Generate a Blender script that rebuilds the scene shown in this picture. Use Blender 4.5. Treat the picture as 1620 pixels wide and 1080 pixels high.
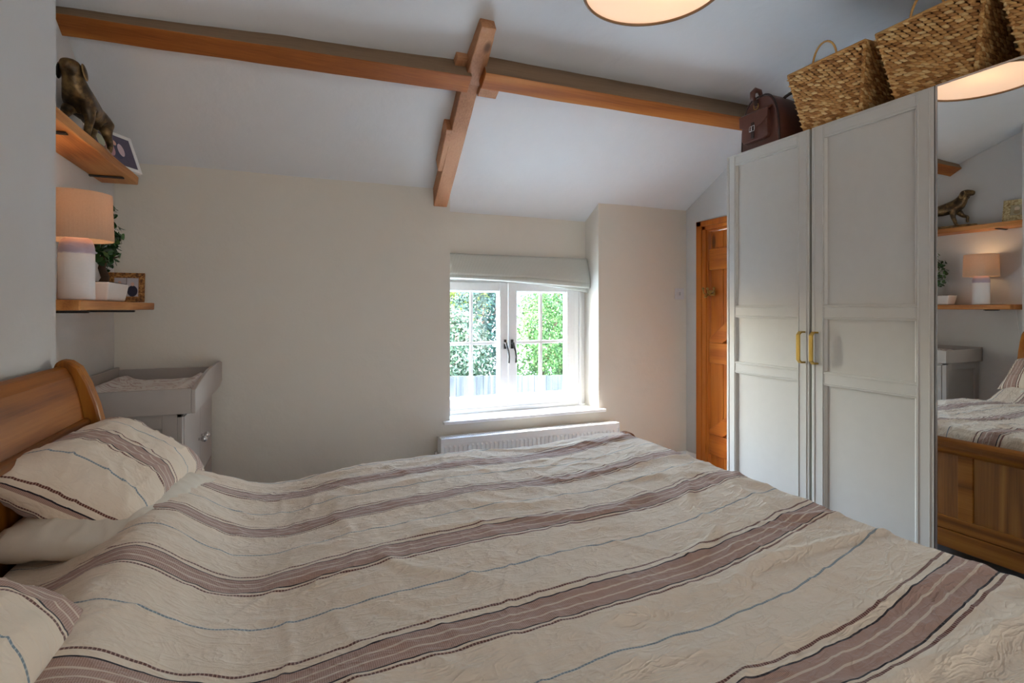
import bpy, bmesh, math, random
from mathutils import Vector, noise, Matrix
for o in list(bpy.data.objects): bpy.data.objects.remove(o)
S = bpy.context.scene
C = S.collection
PI = math.pi
random.seed(7)

# ------------------------------------------------------------------ camera, sky, sun, exposure
F_PX = 855.0
YAW = math.radians(22.3)
CAM_H = 1.23
cam_d = bpy.data.cameras.new('camera'); cam = bpy.data.objects.new('camera', cam_d); C.objects.link(cam)
cam.location = (0, 0, CAM_H); cam.rotation_euler = (PI/2, 0, -YAW)
cam_d.sensor_width = 36; cam_d.lens = F_PX/1620*36; cam_d.shift_y = -52/1620; cam_d.clip_start = 0.05
S.camera = cam
S.view_settings.view_transform = 'Standard'; S.view_settings.look = 'None'
S.view_settings.gamma = 1; S.view_settings.use_curve_mapping = False
S.view_settings.exposure = 0.88
S.cycles.max_bounces = 10; S.cycles.diffuse_bounces = 6; S.cycles.transparent_max_bounces = 12
S.cycles.caustics_reflective = False; S.cycles.caustics_refractive = False
S.cycles.sample_clamp_indirect = 6

w = bpy.data.worlds.new('sky'); S.world = w; w.use_nodes = True
nt = w.node_tree; nt.nodes.clear()
sky = nt.nodes.new('ShaderNodeTexSky'); sky.sky_type = 'NISHITA'; sky.sun_disc = False
sky.sun_elevation = math.radians(48); sky.sun_rotation = math.radians(-67); sky.air_density = 1.2; sky.dust_density = 2.5
bg = nt.nodes.new('ShaderNodeBackground'); bg.inputs[1].default_value = 6.3
wo = nt.nodes.new('ShaderNodeOutputWorld'); nt.links.new(sky.outputs[0], bg.inputs[0]); nt.links.new(bg.outputs[0], wo.inputs[0])

SUN_DIR = Vector((1, -0.9, -1.5)).normalized()
sd = bpy.data.lights.new('sun', 'SUN'); sd.energy = 12.5; sd.angle = math.radians(0.6); sd.color = (1, .96, .9)
so = bpy.data.objects.new('sun', sd); C.objects.link(so); so.rotation_euler = SUN_DIR.to_track_quat('-Z', 'Y').to_euler(); so.location = (-5, 8, 8)

def area(name, loc, direction, sx, sy, power, col, portal=False):
    d = bpy.data.lights.new(name, 'AREA'); d.shape = 'RECTANGLE'; d.size = sx; d.size_y = sy; d.energy = power; d.color = col
    if portal: d.cycles.is_portal = True
    o = bpy.data.objects.new(name, d); C.objects.link(o); o.location = loc
    o.rotation_euler = Vector(direction).to_track_quat('-Z', 'Z').to_euler(); return o
area('window_sky_portal', (1.44, 3.69, .97), (0, -1, 0), 1.2, .95, 1, (1, 1, 1), True)
# added soft fill light from behind the camera; no window is built there
area('rear_fill_light', (0.9, -1.78, 1.15), (0.05, 1, .1), 2.2, 1.3, 15.5, (1.0, .98, .94))

# ------------------------------------------------------------------ helpers
def srgb(r, g, b, a=1):
    f = lambda c: (c/255/12.92) if c/255 <= .04045 else ((c/255+.055)/1.055)**2.4
    return (f(r), f(g), f(b), a)

class N:
    """tiny node-tree builder"""
    def __init__(s, name):
        s.m = bpy.data.materials.new(name); s.m.use_nodes = True; s.t = s.m.node_tree; s.t.nodes.clear()
        s.out = s.n('ShaderNodeOutputMaterial'); s.b = s.n('ShaderNodeBsdfPrincipled'); s.l(s.b.outputs[0], s.out.inputs[0])
    def n(s, k, **kw):
        x = s.t.nodes.new(k)
        for a, v in kw.items(): setattr(x, a, v)
        return x
    def l(s, a, b): s.t.links.new(a, b)
    def coord(s, kind='Object', scale=(1, 1, 1), rot=(0, 0, 0)):
        tc = s.n('ShaderNodeTexCoord'); mp = s.n('ShaderNodeMapping'); s.l(tc.outputs[kind], mp.inputs[0])
        mp.inputs['Scale'].default_value = scale; mp.inputs['Rotation'].default_value = rot; return mp.outputs[0]
    def noise(s, vec, scale, detail=4, rough=.55, dist=0):
        x = s.n('ShaderNodeTexNoise'); s.l(vec, x.inputs['Vector']); x.inputs['Scale'].default_value = scale
        x.inputs['Detail'].default_value = detail; x.inputs['Roughness'].default_value = rough; x.inputs['Distortion'].default_value = dist
        return x.outputs[0]
    def ramp(s, fac, stops, interp='LINEAR'):
        r = s.n('ShaderNodeValToRGB'); s.l(fac, r.inputs[0]); e = r.color_ramp.elements; r.color_ramp.interpolation = interp
        while len(e) < len(stops): e.new(.5)
        for i, (p, c) in enumerate(stops): e[i].position = p; e[i].color = c if len(c) == 4 else (*c, 1)
        return r.outputs[0]
    def math(s, op, a, b=None, c=None):
        x = s.n('ShaderNodeMath', operation=op)
        for i, v in enumerate((a, b, c)):
            if v is None: continue
            if isinstance(v, (int, float)): x.inputs[i].default_value = v
            else: s.l(v, x.inputs[i])
        return x.outputs[0]
    def mix(s, fac, a, b, mode='MIX'):
        x = s.n('ShaderNodeMixRGB', blend_type=mode)
        for i, v in enumerate((fac, a, b)):
            if isinstance(v, (int, float)): x.inputs[i].default_value = v
            elif isinstance(v, tuple): x.inputs[i].default_value = v
            else: s.l(v, x.inputs[i])
        return x.outputs[0]
    def bump(s, h, strength=.3, dist=.01, prev=None):
        x = s.n('ShaderNodeBump'); s.l(h, x.inputs['Height']); x.inputs['Strength'].default_value = strength; x.inputs['Distance'].default_value = dist
        if prev: s.l(prev, x.inputs['Normal'])
        return x.outputs[0]
    def fin(s, color=None, rough=.5, metal=0, normal=None, spec=.5, sheen=0):
        b = s.b
        if color is not None:
            if isinstance(color, tuple): b.inputs['Base Color'].default_value = color
            else: s.l(color, b.inputs['Base Color'])
        if isinstance(rough, (int, float)): b.inputs['Roughness'].default_value = rough
        else: s.l(rough, b.inputs['Roughness'])
        b.inputs['Metallic'].default_value = metal; b.inputs['Specular IOR Level'].default_value = spec
        if sheen: b.inputs['Sheen Weight'].default_value = sheen
        if normal: s.l(normal, b.inputs['Normal'])
        return s.m

def plain(name, col, rough=.5, metal=0, bump=0, bscale=60, spec=.5, var=.04):
    m = N(name); v = m.coord(); nz = m.noise(v, bscale, 3)
    c = m.mix(nz, tuple(x*(1-var) for x in col[:3])+(1,), tuple(min(1, x*(1+var)) for x in col[:3])+(1,))
    return m.fin(c, rough, metal, m.bump(nz, bump, .002) if bump else None, spec)

def plaster(name, col, bump=.25):
    m = N(name); v = m.coord()
    a = m.noise(v, 2.2, 3, .5); b = m.noise(v, 9, 4, .6); g = m.noise(v, 120, 2)
    h = m.math('ADD', m.math('MULTIPLY', a, 1.0), m.math('MULTIPLY', b, .28))
    n1 = m.bump(h, bump, .05); n2 = m.bump(g, .05, .002, n1)
    c = m.mix(b, tuple(x*.975 for x in col[:3])+(1,), tuple(min(1, x*1.02) for x in col[:3])+(1,))
    return m.fin(c, .85, 0, n2, .2)

def wood(name, dark, mid, light, axis='X', scale=1.0, rough=.45, ring=9, knots=False, contrast=1.0, spec=.4, bump=.12):
    m = N(name)
    st = {'X': (.09, 1, 1), 'Y': (1, .09, 1), 'Z': (1, 1, .09)}[axis]
    v = m.coord('Object', tuple(x*scale for x in st))
    big = m.noise(v, 3.2, 2, .5)
    rings = m.math('SINE', m.math('MULTIPLY', big, ring*6.28))
    rings = m.math('MULTIPLY_ADD', rings, .5*contrast, .5)
    st2 = {'X': (.03, 1, 1), 'Y': (1, .03, 1), 'Z': (1, 1, .03)}[axis]
    fine = m.noise(m.coord('Object', tuple(x*scale for x in st2)), 140, 3, .6)
    f = m.math('ADD', m.math('MULTIPLY', rings, .55), m.math('MULTIPLY', fine, .5))
    c = m.ramp(f, [(.22, dark), (.5, mid), (.85, light)])
    if knots:
        st3 = {'X': (.35, 1, 1), 'Y': (1, .35, 1), 'Z': (1, 1, .35)}[axis]
        vo = m.n('ShaderNodeTexVoronoi'); m.l(m.coord('Object', st3), vo.inputs[0]); vo.inputs['Scale'].default_value = 6.5
        k = m.ramp(vo.outputs['Distance'], [(.0, (1, 1, 1)), (.09, (.8, .8, .8)), (.16, (0, 0, 0))])
        c = m.mix(k, c, tuple(x*.35 for x in dark[:3])+(1,))
    return m.fin(c, rough, 0, m.bump(fine, bump, .002), spec)

def MB(): return bmesh.new()
def box(bm, x0, x1, y0, y1, z0, z1, M=None):
    vs = [bm.verts.new((x, y, z)) for x in (x0, x1) for y in (y0, y1) for z in (z0, z1)]
    for f in ((0, 1, 3, 2), (4, 6, 7, 5), (0, 4, 5, 1), (2, 3, 7, 6), (0, 2, 6, 4), (1, 5, 7, 3)): bm.faces.new([vs[i] for i in f])
    if M is not None:
        for v in vs: v.co = M @ v.co
    return vs
def prism(bm, pts, axis, a, b):
    """extrude 2-D outline pts along axis from a to b; pts are the other two coords in xyz order"""
    def p(q, t):
        if axis == 'y': return (q[0], t, q[1])
        if axis == 'x': return (t, q[0], q[1])
        return (q[0], q[1], t)
    A = [bm.verts.new(p(q, a)) for q in pts]; B = [bm.verts.new(p(q, b)) for q in pts]
    n = len(pts)
    bm.faces.new(A); bm.faces.new(B[::-1])
    for i in range(n): bm.faces.new((A[i], B[i], B[(i+1) % n], A[(i+1) % n]))
def hexa(bm, c8):
    vs = [bm.verts.new(c) for c in c8]   # 4 at one end, 4 at the other, same order
    for f in ((0, 1, 2, 3), (7, 6, 5, 4), (0, 4, 5, 1), (1, 5, 6, 2), (2, 6, 7, 3), (3, 7, 4, 0)): bm.faces.new([vs[i] for i in f])
def tube(bm, pts, r, n=10, closed=False):
    pts = [Vector(p) for p in pts]; rings = []
    for i, p in enumerate(pts):
        if closed: d = pts[(i+1) % len(pts)]-pts[i-1]
        else: d = pts[min(i+1, len(pts)-1)]-pts[max(i-1, 0)]
        d.normalize(); ref = Vector((0, 0, 1)) if abs(d.z) < .9 else Vector((1, 0, 0))
        if i and abs(prev.dot(d)) < .95: a = (prev-d*prev.dot(d)).normalized()
        else: a = d.cross(ref).normalized()
        prev = a; b = d.cross(a); rr = r[i] if isinstance(r, (list, tuple)) else r
        rings.append([bm.verts.new(p+(a*math.cos(t)+b*math.sin(t))*rr) for t in [2*PI*k/n for k in range(n)]])
    m = len(rings)
    for i in range(m if closed else m-1):
        A, B = rings[i], rings[(i+1) % m]
        for k in range(n): bm.faces.new((A[k], A[(k+1) % n], B[(k+1) % n], B[k]))
    if not closed: bm.faces.new(rings[0][::-1]); bm.faces.new(rings[-1])
def lathe(bm, prof, cx, cy, cz, n=32, sx=1, sy=1, cap=True):
    rings = [[bm.verts.new((cx+r*math.cos(2*PI*k/n)*sx, cy+r*math.sin(2*PI*k/n)*sy, cz+z)) for k in range(n)] for r, z in prof]
    for A, B in zip(rings, rings[1:]):
        for k in range(n): bm.faces.new((A[k], A[(k+1) % n], B[(k+1) % n], B[k]))
    if not cap: return
    if prof[0][0] > 1e-4: bm.faces.new(rings[0][::-1])
    if prof[-1][0] > 1e-4: bm.faces.new(rings[-1])
def obj(name, bm, mat, parent=None, smooth=False, bevel=0, sub=0, angle=None):
    bmesh.ops.recalc_face_normals(bm, faces=bm.faces)
    me = bpy.data.meshes.new(name); bm.to_mesh(me); bm.free()
    for m in (mat if isinstance(mat, list) else [mat]): me.materials.append(m)
    o = bpy.data.objects.new(name, me); C.objects.link(o)
    if smooth:
        for p in me.polygons: p.use_smooth = True
    if parent: o.parent = parent
    if bevel:
        b = o.modifiers.new('bevel', 'BEVEL'); b.width = bevel; b.segments = 2; b.limit_method = 'ANGLE'; b.angle_limit = math.radians(40)
    if sub:
        s = o.modifiers.new('sub', 'SUBSURF'); s.levels = sub; s.render_levels = sub
    return o
def tag(o, label, cat, group=None):
    o['label'] = label; o['category'] = cat
    if group: o['group'] = group
    return o
def struct(name, bm, mat, **k):
    o = obj(name, bm, mat, **k); o['kind'] = 'structure'; return o
def thing(name, label, cat, loc=(0, 0, 0), rotz=0, group=None):
    o = bpy.data.objects.new(name, None); C.objects.link(o); o.location = loc; o.rotation_euler = (0, 0, rotz); o.empty_display_size = .1
    return tag(o, label, cat, group)
def dup(root, loc, rotz=None):
    r = root.copy(); C.objects.link(r); r.location = loc
    if rotz is not None: r.rotation_euler = (0, 0, rotz)
    for ch in list(root.children):
        c = ch.copy(); C.objects.link(c); c.parent = r
        for g in ch.children:
            d = g.copy(); C.objects.link(d); d.parent = c
    return r

# ------------------------------------------------------------------ materials
M_wall = plaster('cream_wall_paint', srgb(222, 217, 206))
M_wall_l = plaster('pale_wall_paint', srgb(206, 206, 204))
M_ceil = plaster('white_ceiling_paint', srgb(224, 226, 228), .3)
M_gloss = plain('white_gloss_paint', srgb(240, 241, 241), .3, 0, .02, 30)
M_upvc = plain('white_window_frame', srgb(243, 244, 244), .28)
M_beam = wood('stained_beam', srgb(122, 66, 24), srgb(164, 96, 40), srgb(190, 124, 62), 'X', 1, .55, 5, True, .6, .3, .4)
M_raft = wood('stained_rafter', srgb(134, 88, 58), srgb(176, 124, 86), srgb(198, 148, 108), 'Y', 1, .6, 4, True, .5, .3, .5)
M_oak = wood('honey_oak', srgb(110, 60, 10), srgb(146, 84, 18), srgb(170, 108, 34), 'Z', 1.0, .4, 9, False, .8, .28)
M_oak_y = wood('honey_oak_rail', srgb(110, 60, 10), srgb(146, 84, 18), srgb(170, 108, 34), 'Y', 1.0, .4, 8, False, .8, .28)
M_shelf = wood('shelf_oak', srgb(132, 76, 30), srgb(182, 118, 58), srgb(206, 148, 86), 'Y', 1.3, .5, 6, True, .7, .3)
M_pine = wood('orange_pine', srgb(140, 68, 14), srgb(180, 98, 26), srgb(200, 122, 46), 'Z', 1.2, .35, 4, True, .5)
M_grey = plain('warm_grey_lacquer', srgb(196, 192, 184), .42, 0, 0, 20)
M_greyt = plain('dove_grey_paint', srgb(172, 164, 158), .5, 0, 0, 20)
M_carpet = plain('grey_carpet', srgb(150, 148, 146), .95, 0, .8, 300, .1, .2)
M_brass = plain('brushed_brass', srgb(214, 178, 96), .28, 1)
M_oldbrass = plain('aged_brass', srgb(168, 140, 84), .35, 1)
M_chrome = plain('polished_chrome', srgb(215, 215, 215), .12, 1)
M_alu = plain('aluminium_edge', srgb(190, 190, 190), .3, 1)
M_black = plain('black_iron', srgb(32, 30, 30), .5)
M_mirror = N('mirror_glass').fin((.86, .88, .87, 1), 0.0, 1)
M_cream = plain('mattress_cloth', srgb(222, 216, 206), .9)
M_dark = plain('dark_hollow', srgb(26, 22, 20), .9)

def glass_mat():
    m = N('clear_window_glass'); t = m.n('ShaderNodeBsdfTransparent'); t.inputs[0].default_value = (.98, .99, .99, 1)
    g = m.n('ShaderNodeBsdfGlossy'); g.inputs['Roughness'].default_value = 0.0
    ge = m.n('ShaderNodeNewGeometry'); dt = m.n('ShaderNodeVectorMath', operation='DOT_PRODUCT'); m.l(ge.outputs['Incoming'], dt.inputs[0]); m.l(ge.outputs['Normal'], dt.inputs[1])
    k = m.math('POWER', m.math('SUBTRACT', 1.0, m.math('ABSOLUTE', dt.outputs['Value'])), 5.0); fr = m.math('MULTIPLY_ADD', k, .93, .035)
    mx = m.n('ShaderNodeMixShader'); m.l(fr, mx.inputs[0]); m.l(t.outputs[0], mx.inputs[1]); m.l(g.outputs[0], mx.inputs[2])
    m.l(mx.outputs[0], m.out.inputs[0]); return m.m
M_glass = glass_mat()

def linen(name, period=.363, phase=0.0, soft=.36):
    """cream crumpled linen with woven stripe bands; UV in metres: u runs along the stripes"""
    m = N(name); tc = m.n('ShaderNodeTexCoord'); sp = m.n('ShaderNodeSeparateXYZ'); m.l(tc.outputs['UV'], sp.inputs[0])
    u, v = sp.outputs[0], sp.outputs[1]
    wob = m.noise(tc.outputs['UV'], 5, 3)
    v2 = m.math('ADD', v, m.math('MULTIPLY_ADD', wob, .010, -.005))
    ph = m.math('FRACT', m.math('DIVIDE', m.math('ADD', v2, phase), period))       # 0..1, band centre at .5, blue line at 0
    d = m.math('MULTIPLY', m.math('SUBTRACT', ph, .5), period*1000)                # mm from band centre (+ = far side)
    def between(a, b):
        return m.math('MULTIPLY', m.math('GREATER_THAN', d, a), m.math('LESS_THAN', d, b))
    weave = m.math('GREATER_THAN', m.math('FRACT', m.math('DIVIDE', u, .0062)), .30)
    fine = m.math('GREATER_THAN', m.math('FRACT', m.math('DIVIDE', u, .0034)), .45)
    base = m.mix(m.noise(tc.outputs['UV'], 6, 4), srgb(224, 206, 184), srgb(236, 221, 203))
    mauve = m.mix(fine, srgb(186, 156, 142), srgb(164, 132, 120))
    c = m.mix(between(-37, 31), base, mauve)
    for a in (-15.5, 8): c = m.mix(between(a, a+4.5), c, srgb(212, 194, 178))
    c = m.mix(between(31, 34.5), c, srgb(44, 40, 48))
    c = m.mix(between(-40.5, -37), c, srgb(44, 40, 48))
    brown = m.mix(weave, srgb(176, 142, 128), srgb(104, 66, 58))
    c = m.mix(between(49, 55), c, brown)
    c = m.mix(between(-53, -47), c, brown)
    e = m.math('ABSOLUTE', m.math('SUBTRACT', m.math('FRACT', m.math('ADD', ph, .5)), .5))
    blue = m.mix(weave, srgb(172, 178, 180), srgb(124, 138, 146))
    c = m.mix(m.math('LESS_THAN', e, .0024/period), c, blue)
    # crumple bump
    vec = tc.outputs['UV']
    w1 = m.noise(vec, 7, 5, .6, 1.2); w2 = m.noise(vec, 26, 4, .6, 1.5)
    def ridge(n_, k):
        return m.math('SUBTRACT', 1.0, m.math('POWER', m.math('MINIMUM', m.math('MULTIPLY', m.math('ABSOLUTE', m.math('SUBTRACT', n_, .5)), k), 1.0), .6))
    w3 = m.noise(m.coord('UV', (1, 2.2, 1), (0, 0, .5)), 11, 3, .5, .8); w4 = m.noise(m.coord('UV', (1, 2.5, 1), (0, 0, -.9)), 9, 3, .5, .8)
    msk = m.noise(vec, 3.5, 2)
    h = m.math('ADD', m.math('MULTIPLY', ridge(w3, 14), msk), m.math('MULTIPLY', ridge(w4, 16), m.math('SUBTRACT', 1.0, msk)))
    h = m.math('ADD', h, m.math('ADD', m.math('MULTIPLY', w1, 1.6), m.math('MULTIPLY', ridge(w2, 8), .12)))
    n1 = m.bump(h, soft, .012)
    tex = m.noise(vec, 900, 1); n2 = m.bump(tex, .12, .001, n1)
    return m.fin(c, .9, 0, n2, .15, .2)
M_duvet = linen('striped_linen_duvet', .363, .5*.363-2.007+.363*10)

# ------------------------------------------------------------------ room shell
XL, XR, YF, YB_ = -.852, 2.87, 3.4, -1.9
XC, YC = -.6975, 2.17           # chimney breast
WX0, WX1 = .959, 2.074        # window recess at the inner wall face
SILL = .505
prof = [(3.72, 1.822), (3.4, 2.0), (3.0, 2.222), (2.62, 2.44), (2.42, 2.50), (2.22, 2.57), (2.0, 2.625), (1.6, 2.64), (0, 2.66), (-1.95, 2.66)]
def zc(y):
    for (a, za), (b, zb) in zip(prof, prof[1:]):
        if b <= y <= a: return zb+(za-zb)*(y-b)/(a-b)
    return prof[-1][1]
bm = MB(); nx = 60
ys = [3.72-i*.05 for i in range(int((3.72+1.95)/.05)+1)]
def zs(y): return (zc(y-.06)+zc(y)*2+zc(min(3.72, y+.06)))/4 if y < 3.65 else zc(y)
rows = []
for y in ys:
    rows.append([bm.verts.new((XL-.05+(XR-XL+.1)*i/nx, y, zs(y)+.012*noise.noise(Vector((i*.11, y*1.3, 3))))) for i in range(nx+1)])
for A, B in zip(rows, rows[1:]):
    for i in range(nx): bm.faces.new((A[i], A[i+1], B[i+1], B[i]))
ce = struct('ceiling', bm, M_ceil, smooth=True)
sm = ce.modifiers.new('thick', 'SOLIDIFY'); sm.thickness = .08; sm.offset = 1
bm = MB(); box(bm, XL-.2, XR+.2, YB_-.1, 3.66, -.1, 0); struct('floor', bm, M_carpet)
# window wall: pieces round the recess, one mesh
bm = MB()
ztop = lambda y: zc(y)+.06
prism(bm, [(YF, 0), (3.66, 0), (3.66, ztop(3.66)), (YF, ztop(YF))], 'x', XL-.1, .86)
hexa(bm, [(.86, 3.4, 0), (WX0, 3.4, 0), (.885, 3.66, 0), (.86, 3.66, 0), (.86, 3.4, 2.03), (WX0, 3.4, 2.03), (.885, 3.66, 1.87), (.86, 3.66, 1.87)])
prism(bm, [(YF, 0), (3.66, 0), (3.66, ztop(3.66)), (YF, ztop(YF))], 'x', WX1, XR+.1)
prism(bm, [(YF, 0), (3.66, 0), (3.66, SILL-.02), (YF, SILL-.02)], 'x', WX0, WX1)
prism(bm, [(3.59, 1.46), (3.66, 1.46), (3.66, ztop(3.66)), (3.59, ztop(3.59))], 'x', .80, WX1+.02)
struct('wall_front', bm, M_wall)
bm = MB(); box(bm, XL-.12, XL, YB_, 3.5, 0, 2.75); struct('wall_left', bm, M_wall_l)
bm = MB(); box(bm, XL-.05, XC, YB_, YC, 0, 2.75); struct('wall_chimney_breast', bm, M_wall_l, bevel=.006)
bm = MB(); box(bm, XL-.1, XR+.1, YB_-.12, YB_, 0, 2.75); struct('wall_back', bm, M_wall_l)
# right wall with the door opening
DY0, DY1, DZ = 2.38, 3.17, 1.815
bm = MB()
box(bm, XR, XR+.12, YB_, DY0, 0, 2.75); box(bm, XR, XR+.12, DY1, 3.5, 0, 2.75); box(bm, XR, XR+.12, DY0, DY1, DZ, 2.75)
struct('wall_right', bm, M_wall_l)
for nm, a in (('baseboard_front', (XL, XR, YF-.015, YF, 0, .12)), ('baseboard_right', (XR-.015, XR, DY1+.1, YF, 0, .12)), ('baseboard_left', (XC, XC+.015, YB_, .4, 0, .12))):
    bm = MB(); box(bm, *a); struct(nm, bm, M_gloss, bevel=.004)

# ------------------------------------------------------------------ door (ledged and braced pine)
door = bpy.data.objects.new('door_1', None); C.objects.link(door); door['kind'] = 'structure'; door.location = (XR, 2.8, 0)
def local(bm, o):
    for v in bm.verts: v.co -= Vector(o.location)
    return bm
bm = MB()
for (a0, a1, d) in ((0, .055, .022), (.055, .095, .014)):
    y1 = DY1+.095-a0; yi = DY1+.095-a1; z1 = DZ+.07-a0*.75
    box(bm, XR-d, XR, yi, y1, 0, z1)
    box(bm, XR-d, XR, DY0-.095+a0, DY0-.095+a1, 0, z1)
    box(bm, XR-d, XR, DY0-.095+a0, y1, z1-(a1-a0)*.75, z1)
box(bm, XR-.002, XR+.10, DY1-.012, DY1+.004, 0, DZ); box(bm, XR-.002, XR+.10, DY0-.004, DY0+.012, 0, DZ); box(bm, XR-.002, XR+.1, DY0, DY1, DZ-.012, DZ+.004)
obj('door_frame', local(bm, door), M_pine, door, bevel=.003)
bm = MB(); y = DY1-.016
while y > DY0+.05:
    y2 = max(DY0+.014, y-.126); box(bm, XR+.02, XR+.045, y2+.003, y, .01, DZ-.015); y = y2
box(bm, XR+.028, XR+.044, DY0+.014, DY1-.016, .01, DZ-.016)
obj('door_planks', local(bm, door), M_pine, door, bevel=.004)
M_pine_y = wood('orange_pine_ledge', srgb(140, 68, 14), srgb(180, 98, 26), srgb(200, 122, 46), 'Y', 1.2, .35, 4, True, .5)
for z0, z1 in ((1.515, 1.67), (.83, .98), (.155, .306)):
    bm = MB(); box(bm, XR-.003, XR+.02, DY0+.02, DY1-.022, z0, z1); obj('ledge', local(bm, door), M_pine_y, door, bevel=.005)
for z0, z1 in ((.98, 1.515), (.306, .83)):
    bm = MB(); prism(bm, [(DY1-.022, z0), (DY1-.022-.13, z0), (DY0+.02, z1-.13), (DY0+.02, z1), (DY0+.09, z1), (DY1-.022, z0+.03)], 'x', XR-.001, XR+.02)
    obj('brace', local(bm, door), M_pine_y, door, bevel=.004)
hk = thing('coat_hook', 'small brass double coat hook on the orange pine door', 'hook', (XR, 3.10, 1.345))
bm = MB(); box(bm, -.012, 0, -.015, .06, -.02, .02); obj('back_plate', bm, M_oldbrass, hk, bevel=.004)
for yy, dz in ((.045, .03), (.0, .03)):
    bm = MB(); tube(bm, [(-.01, yy, 0), (-.035, yy, -.012), (-.055, yy, 0), (-.06, yy, .022)], [.006, .005, .005, .004]); bmesh.ops.create_icosphere(bm, subdivisions=2, radius=.010, matrix=Matrix.Translation((-.06, yy, .03)))
    obj('hook', bm, M_oldbrass, hk, smooth=True)
for pts_ in ([(-.01, .045, -.005), (-.03, .045, -.03), (-.04, .045, -.03)], [(-.01, 0, .0), (-.03, -.03, .014), (-.04, -.045, .03)]):
    bm = MB(); tube(bm, pts_, .005); bmesh.ops.create_icosphere(bm, subdivisions=2, radius=.009, matrix=Matrix.Translation(Vector(pts_[-1])+Vector((-.002, 0, .002)))); obj('hook', bm, M_oldbrass, hk, smooth=True)

# ------------------------------------------------------------------ beams
M_beam_shade = wood('shaded_beam_timber', srgb(96, 76, 58), srgb(128, 104, 80), srgb(146, 120, 94), 'X', 1, .8, 4, False, .4)  # purlin wood with the shade on its upslope face put into the colour
def skew_beam(a, b, mat, label, name, w=.10, d=.13):
    """a/b: lower inward corner (x,y,z) at both ends; section follows the roof slope"""
    up = Vector((0, -.866, .5)); out = Vector((0, .5, .866)); bm = MB(); n = 24; R = []
    for i in range(n+1):
        t = i/n; p = Vector(a).lerp(Vector(b), t); j = .004*noise.noise(Vector((t*7, 1, 0))); k = .004*noise.noise(Vector((t*9, 5, 0)))
        R.append([bm.verts.new(q) for q in (p+up*j, p+up*(w+k), p+up*(w+k)+out*d, p+out*d)])
    for A, B in zip(R, R[1:]):
        for q in range(4): bm.faces.new((A[q], A[(q+1) % 4], B[(q+1) % 4], B[q]))
    bm.faces.new(R[0]); bm.faces.new(R[-1][::-1])
    bm.faces.ensure_lookup_table()
    for i in range(n): bm.faces[i*4+1].material_index = 1
    return tag(obj(name, bm, [mat, M_beam_shade], bevel=.004), label, 'beam')
skew_beam((XL-.02, 2.71, 2.330), (.82, 2.594, 2.31), M_beam, 'long orange brown purlin beam on the ceiling left of the crossing rafter', 'purlin_beam')
skew_beam((.87, 2.53, 2.315), (XR+.02, 2.53, 2.318), M_beam, 'orange brown purlin beam on the ceiling running right to the wardrobe top', 'purlin_beam', .095)
def stick(bm, p0, p1, wx, dep0, dep1=None, w2=None):
    """box from p0 to p1 (centres of the lower face), width in x, depth upward"""
    dep1 = dep1 or dep0; w2 = w2 or wx
    (x0, y0, z0), (x1, y1, z1) = p0, p1
    n = 10; R = []
    for i in range(n+1):
        t = i/n; x = x0+(x1-x0)*t+.003*noise.noise(Vector((t*6, 2, 1))); y = y0+(y1-y0)*t; z = z0+(z1-z0)*t+.003*noise.noise(Vector((t*6, 8, 1)))
        ww = wx+(w2-wx)*t; dd = dep0+(dep1-dep0)*t
        R.append([bm.verts.new(q) for q in ((x-ww/2, y, z), (x+ww/2, y, z), (x+ww/2, y+dd*.5, z+dd*.866), (x-ww/2, y+dd*.5, z+dd*.866))])
    for A, B in zip(R, R[1:]):
        for q in range(4): bm.faces.new((A[q], A[(q+1) % 4], B[(q+1) % 4], B[q]))
    bm.faces.new(R[0]); bm.faces.new(R[-1][::-1])
raf = thing('rafter_beam', 'short brown truss rafter crossing the purlins above the window', 'beam', (0, 0, 0))
bm = MB(); stick(bm, (.895, 3.40, 1.885), (.845, 2.60, 2.362), .088, .16, .18); obj('lower_timber', bm, M_raft, raf, bevel=.005)
bm = MB(); stick(bm, (.848, 2.585, 2.35), (.826, 2.28, 2.49), .096, .16, .12, .07); obj('upper_timber', bm, M_raft, raf, bevel=.005)
bm = MB(); stick(bm, (.848, 3.14, 2.045), (.822, 2.86, 2.205), .075, .11, .10); obj('cleat', bm, M_raft, raf, bevel=.006)
bm = MB(); stick(bm, (.78, 2.575, 2.40), (.78, 2.50, 2.44), .075, .08); obj('tenon_block', bm, M_raft, raf, bevel=.004)
bm = MB(); stick(bm, (.935, 2.625, 2.315), (.935, 2.56, 2.345), .10, .03); obj('packing_strip', bm, M_raft, raf, bevel=.003)

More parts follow.
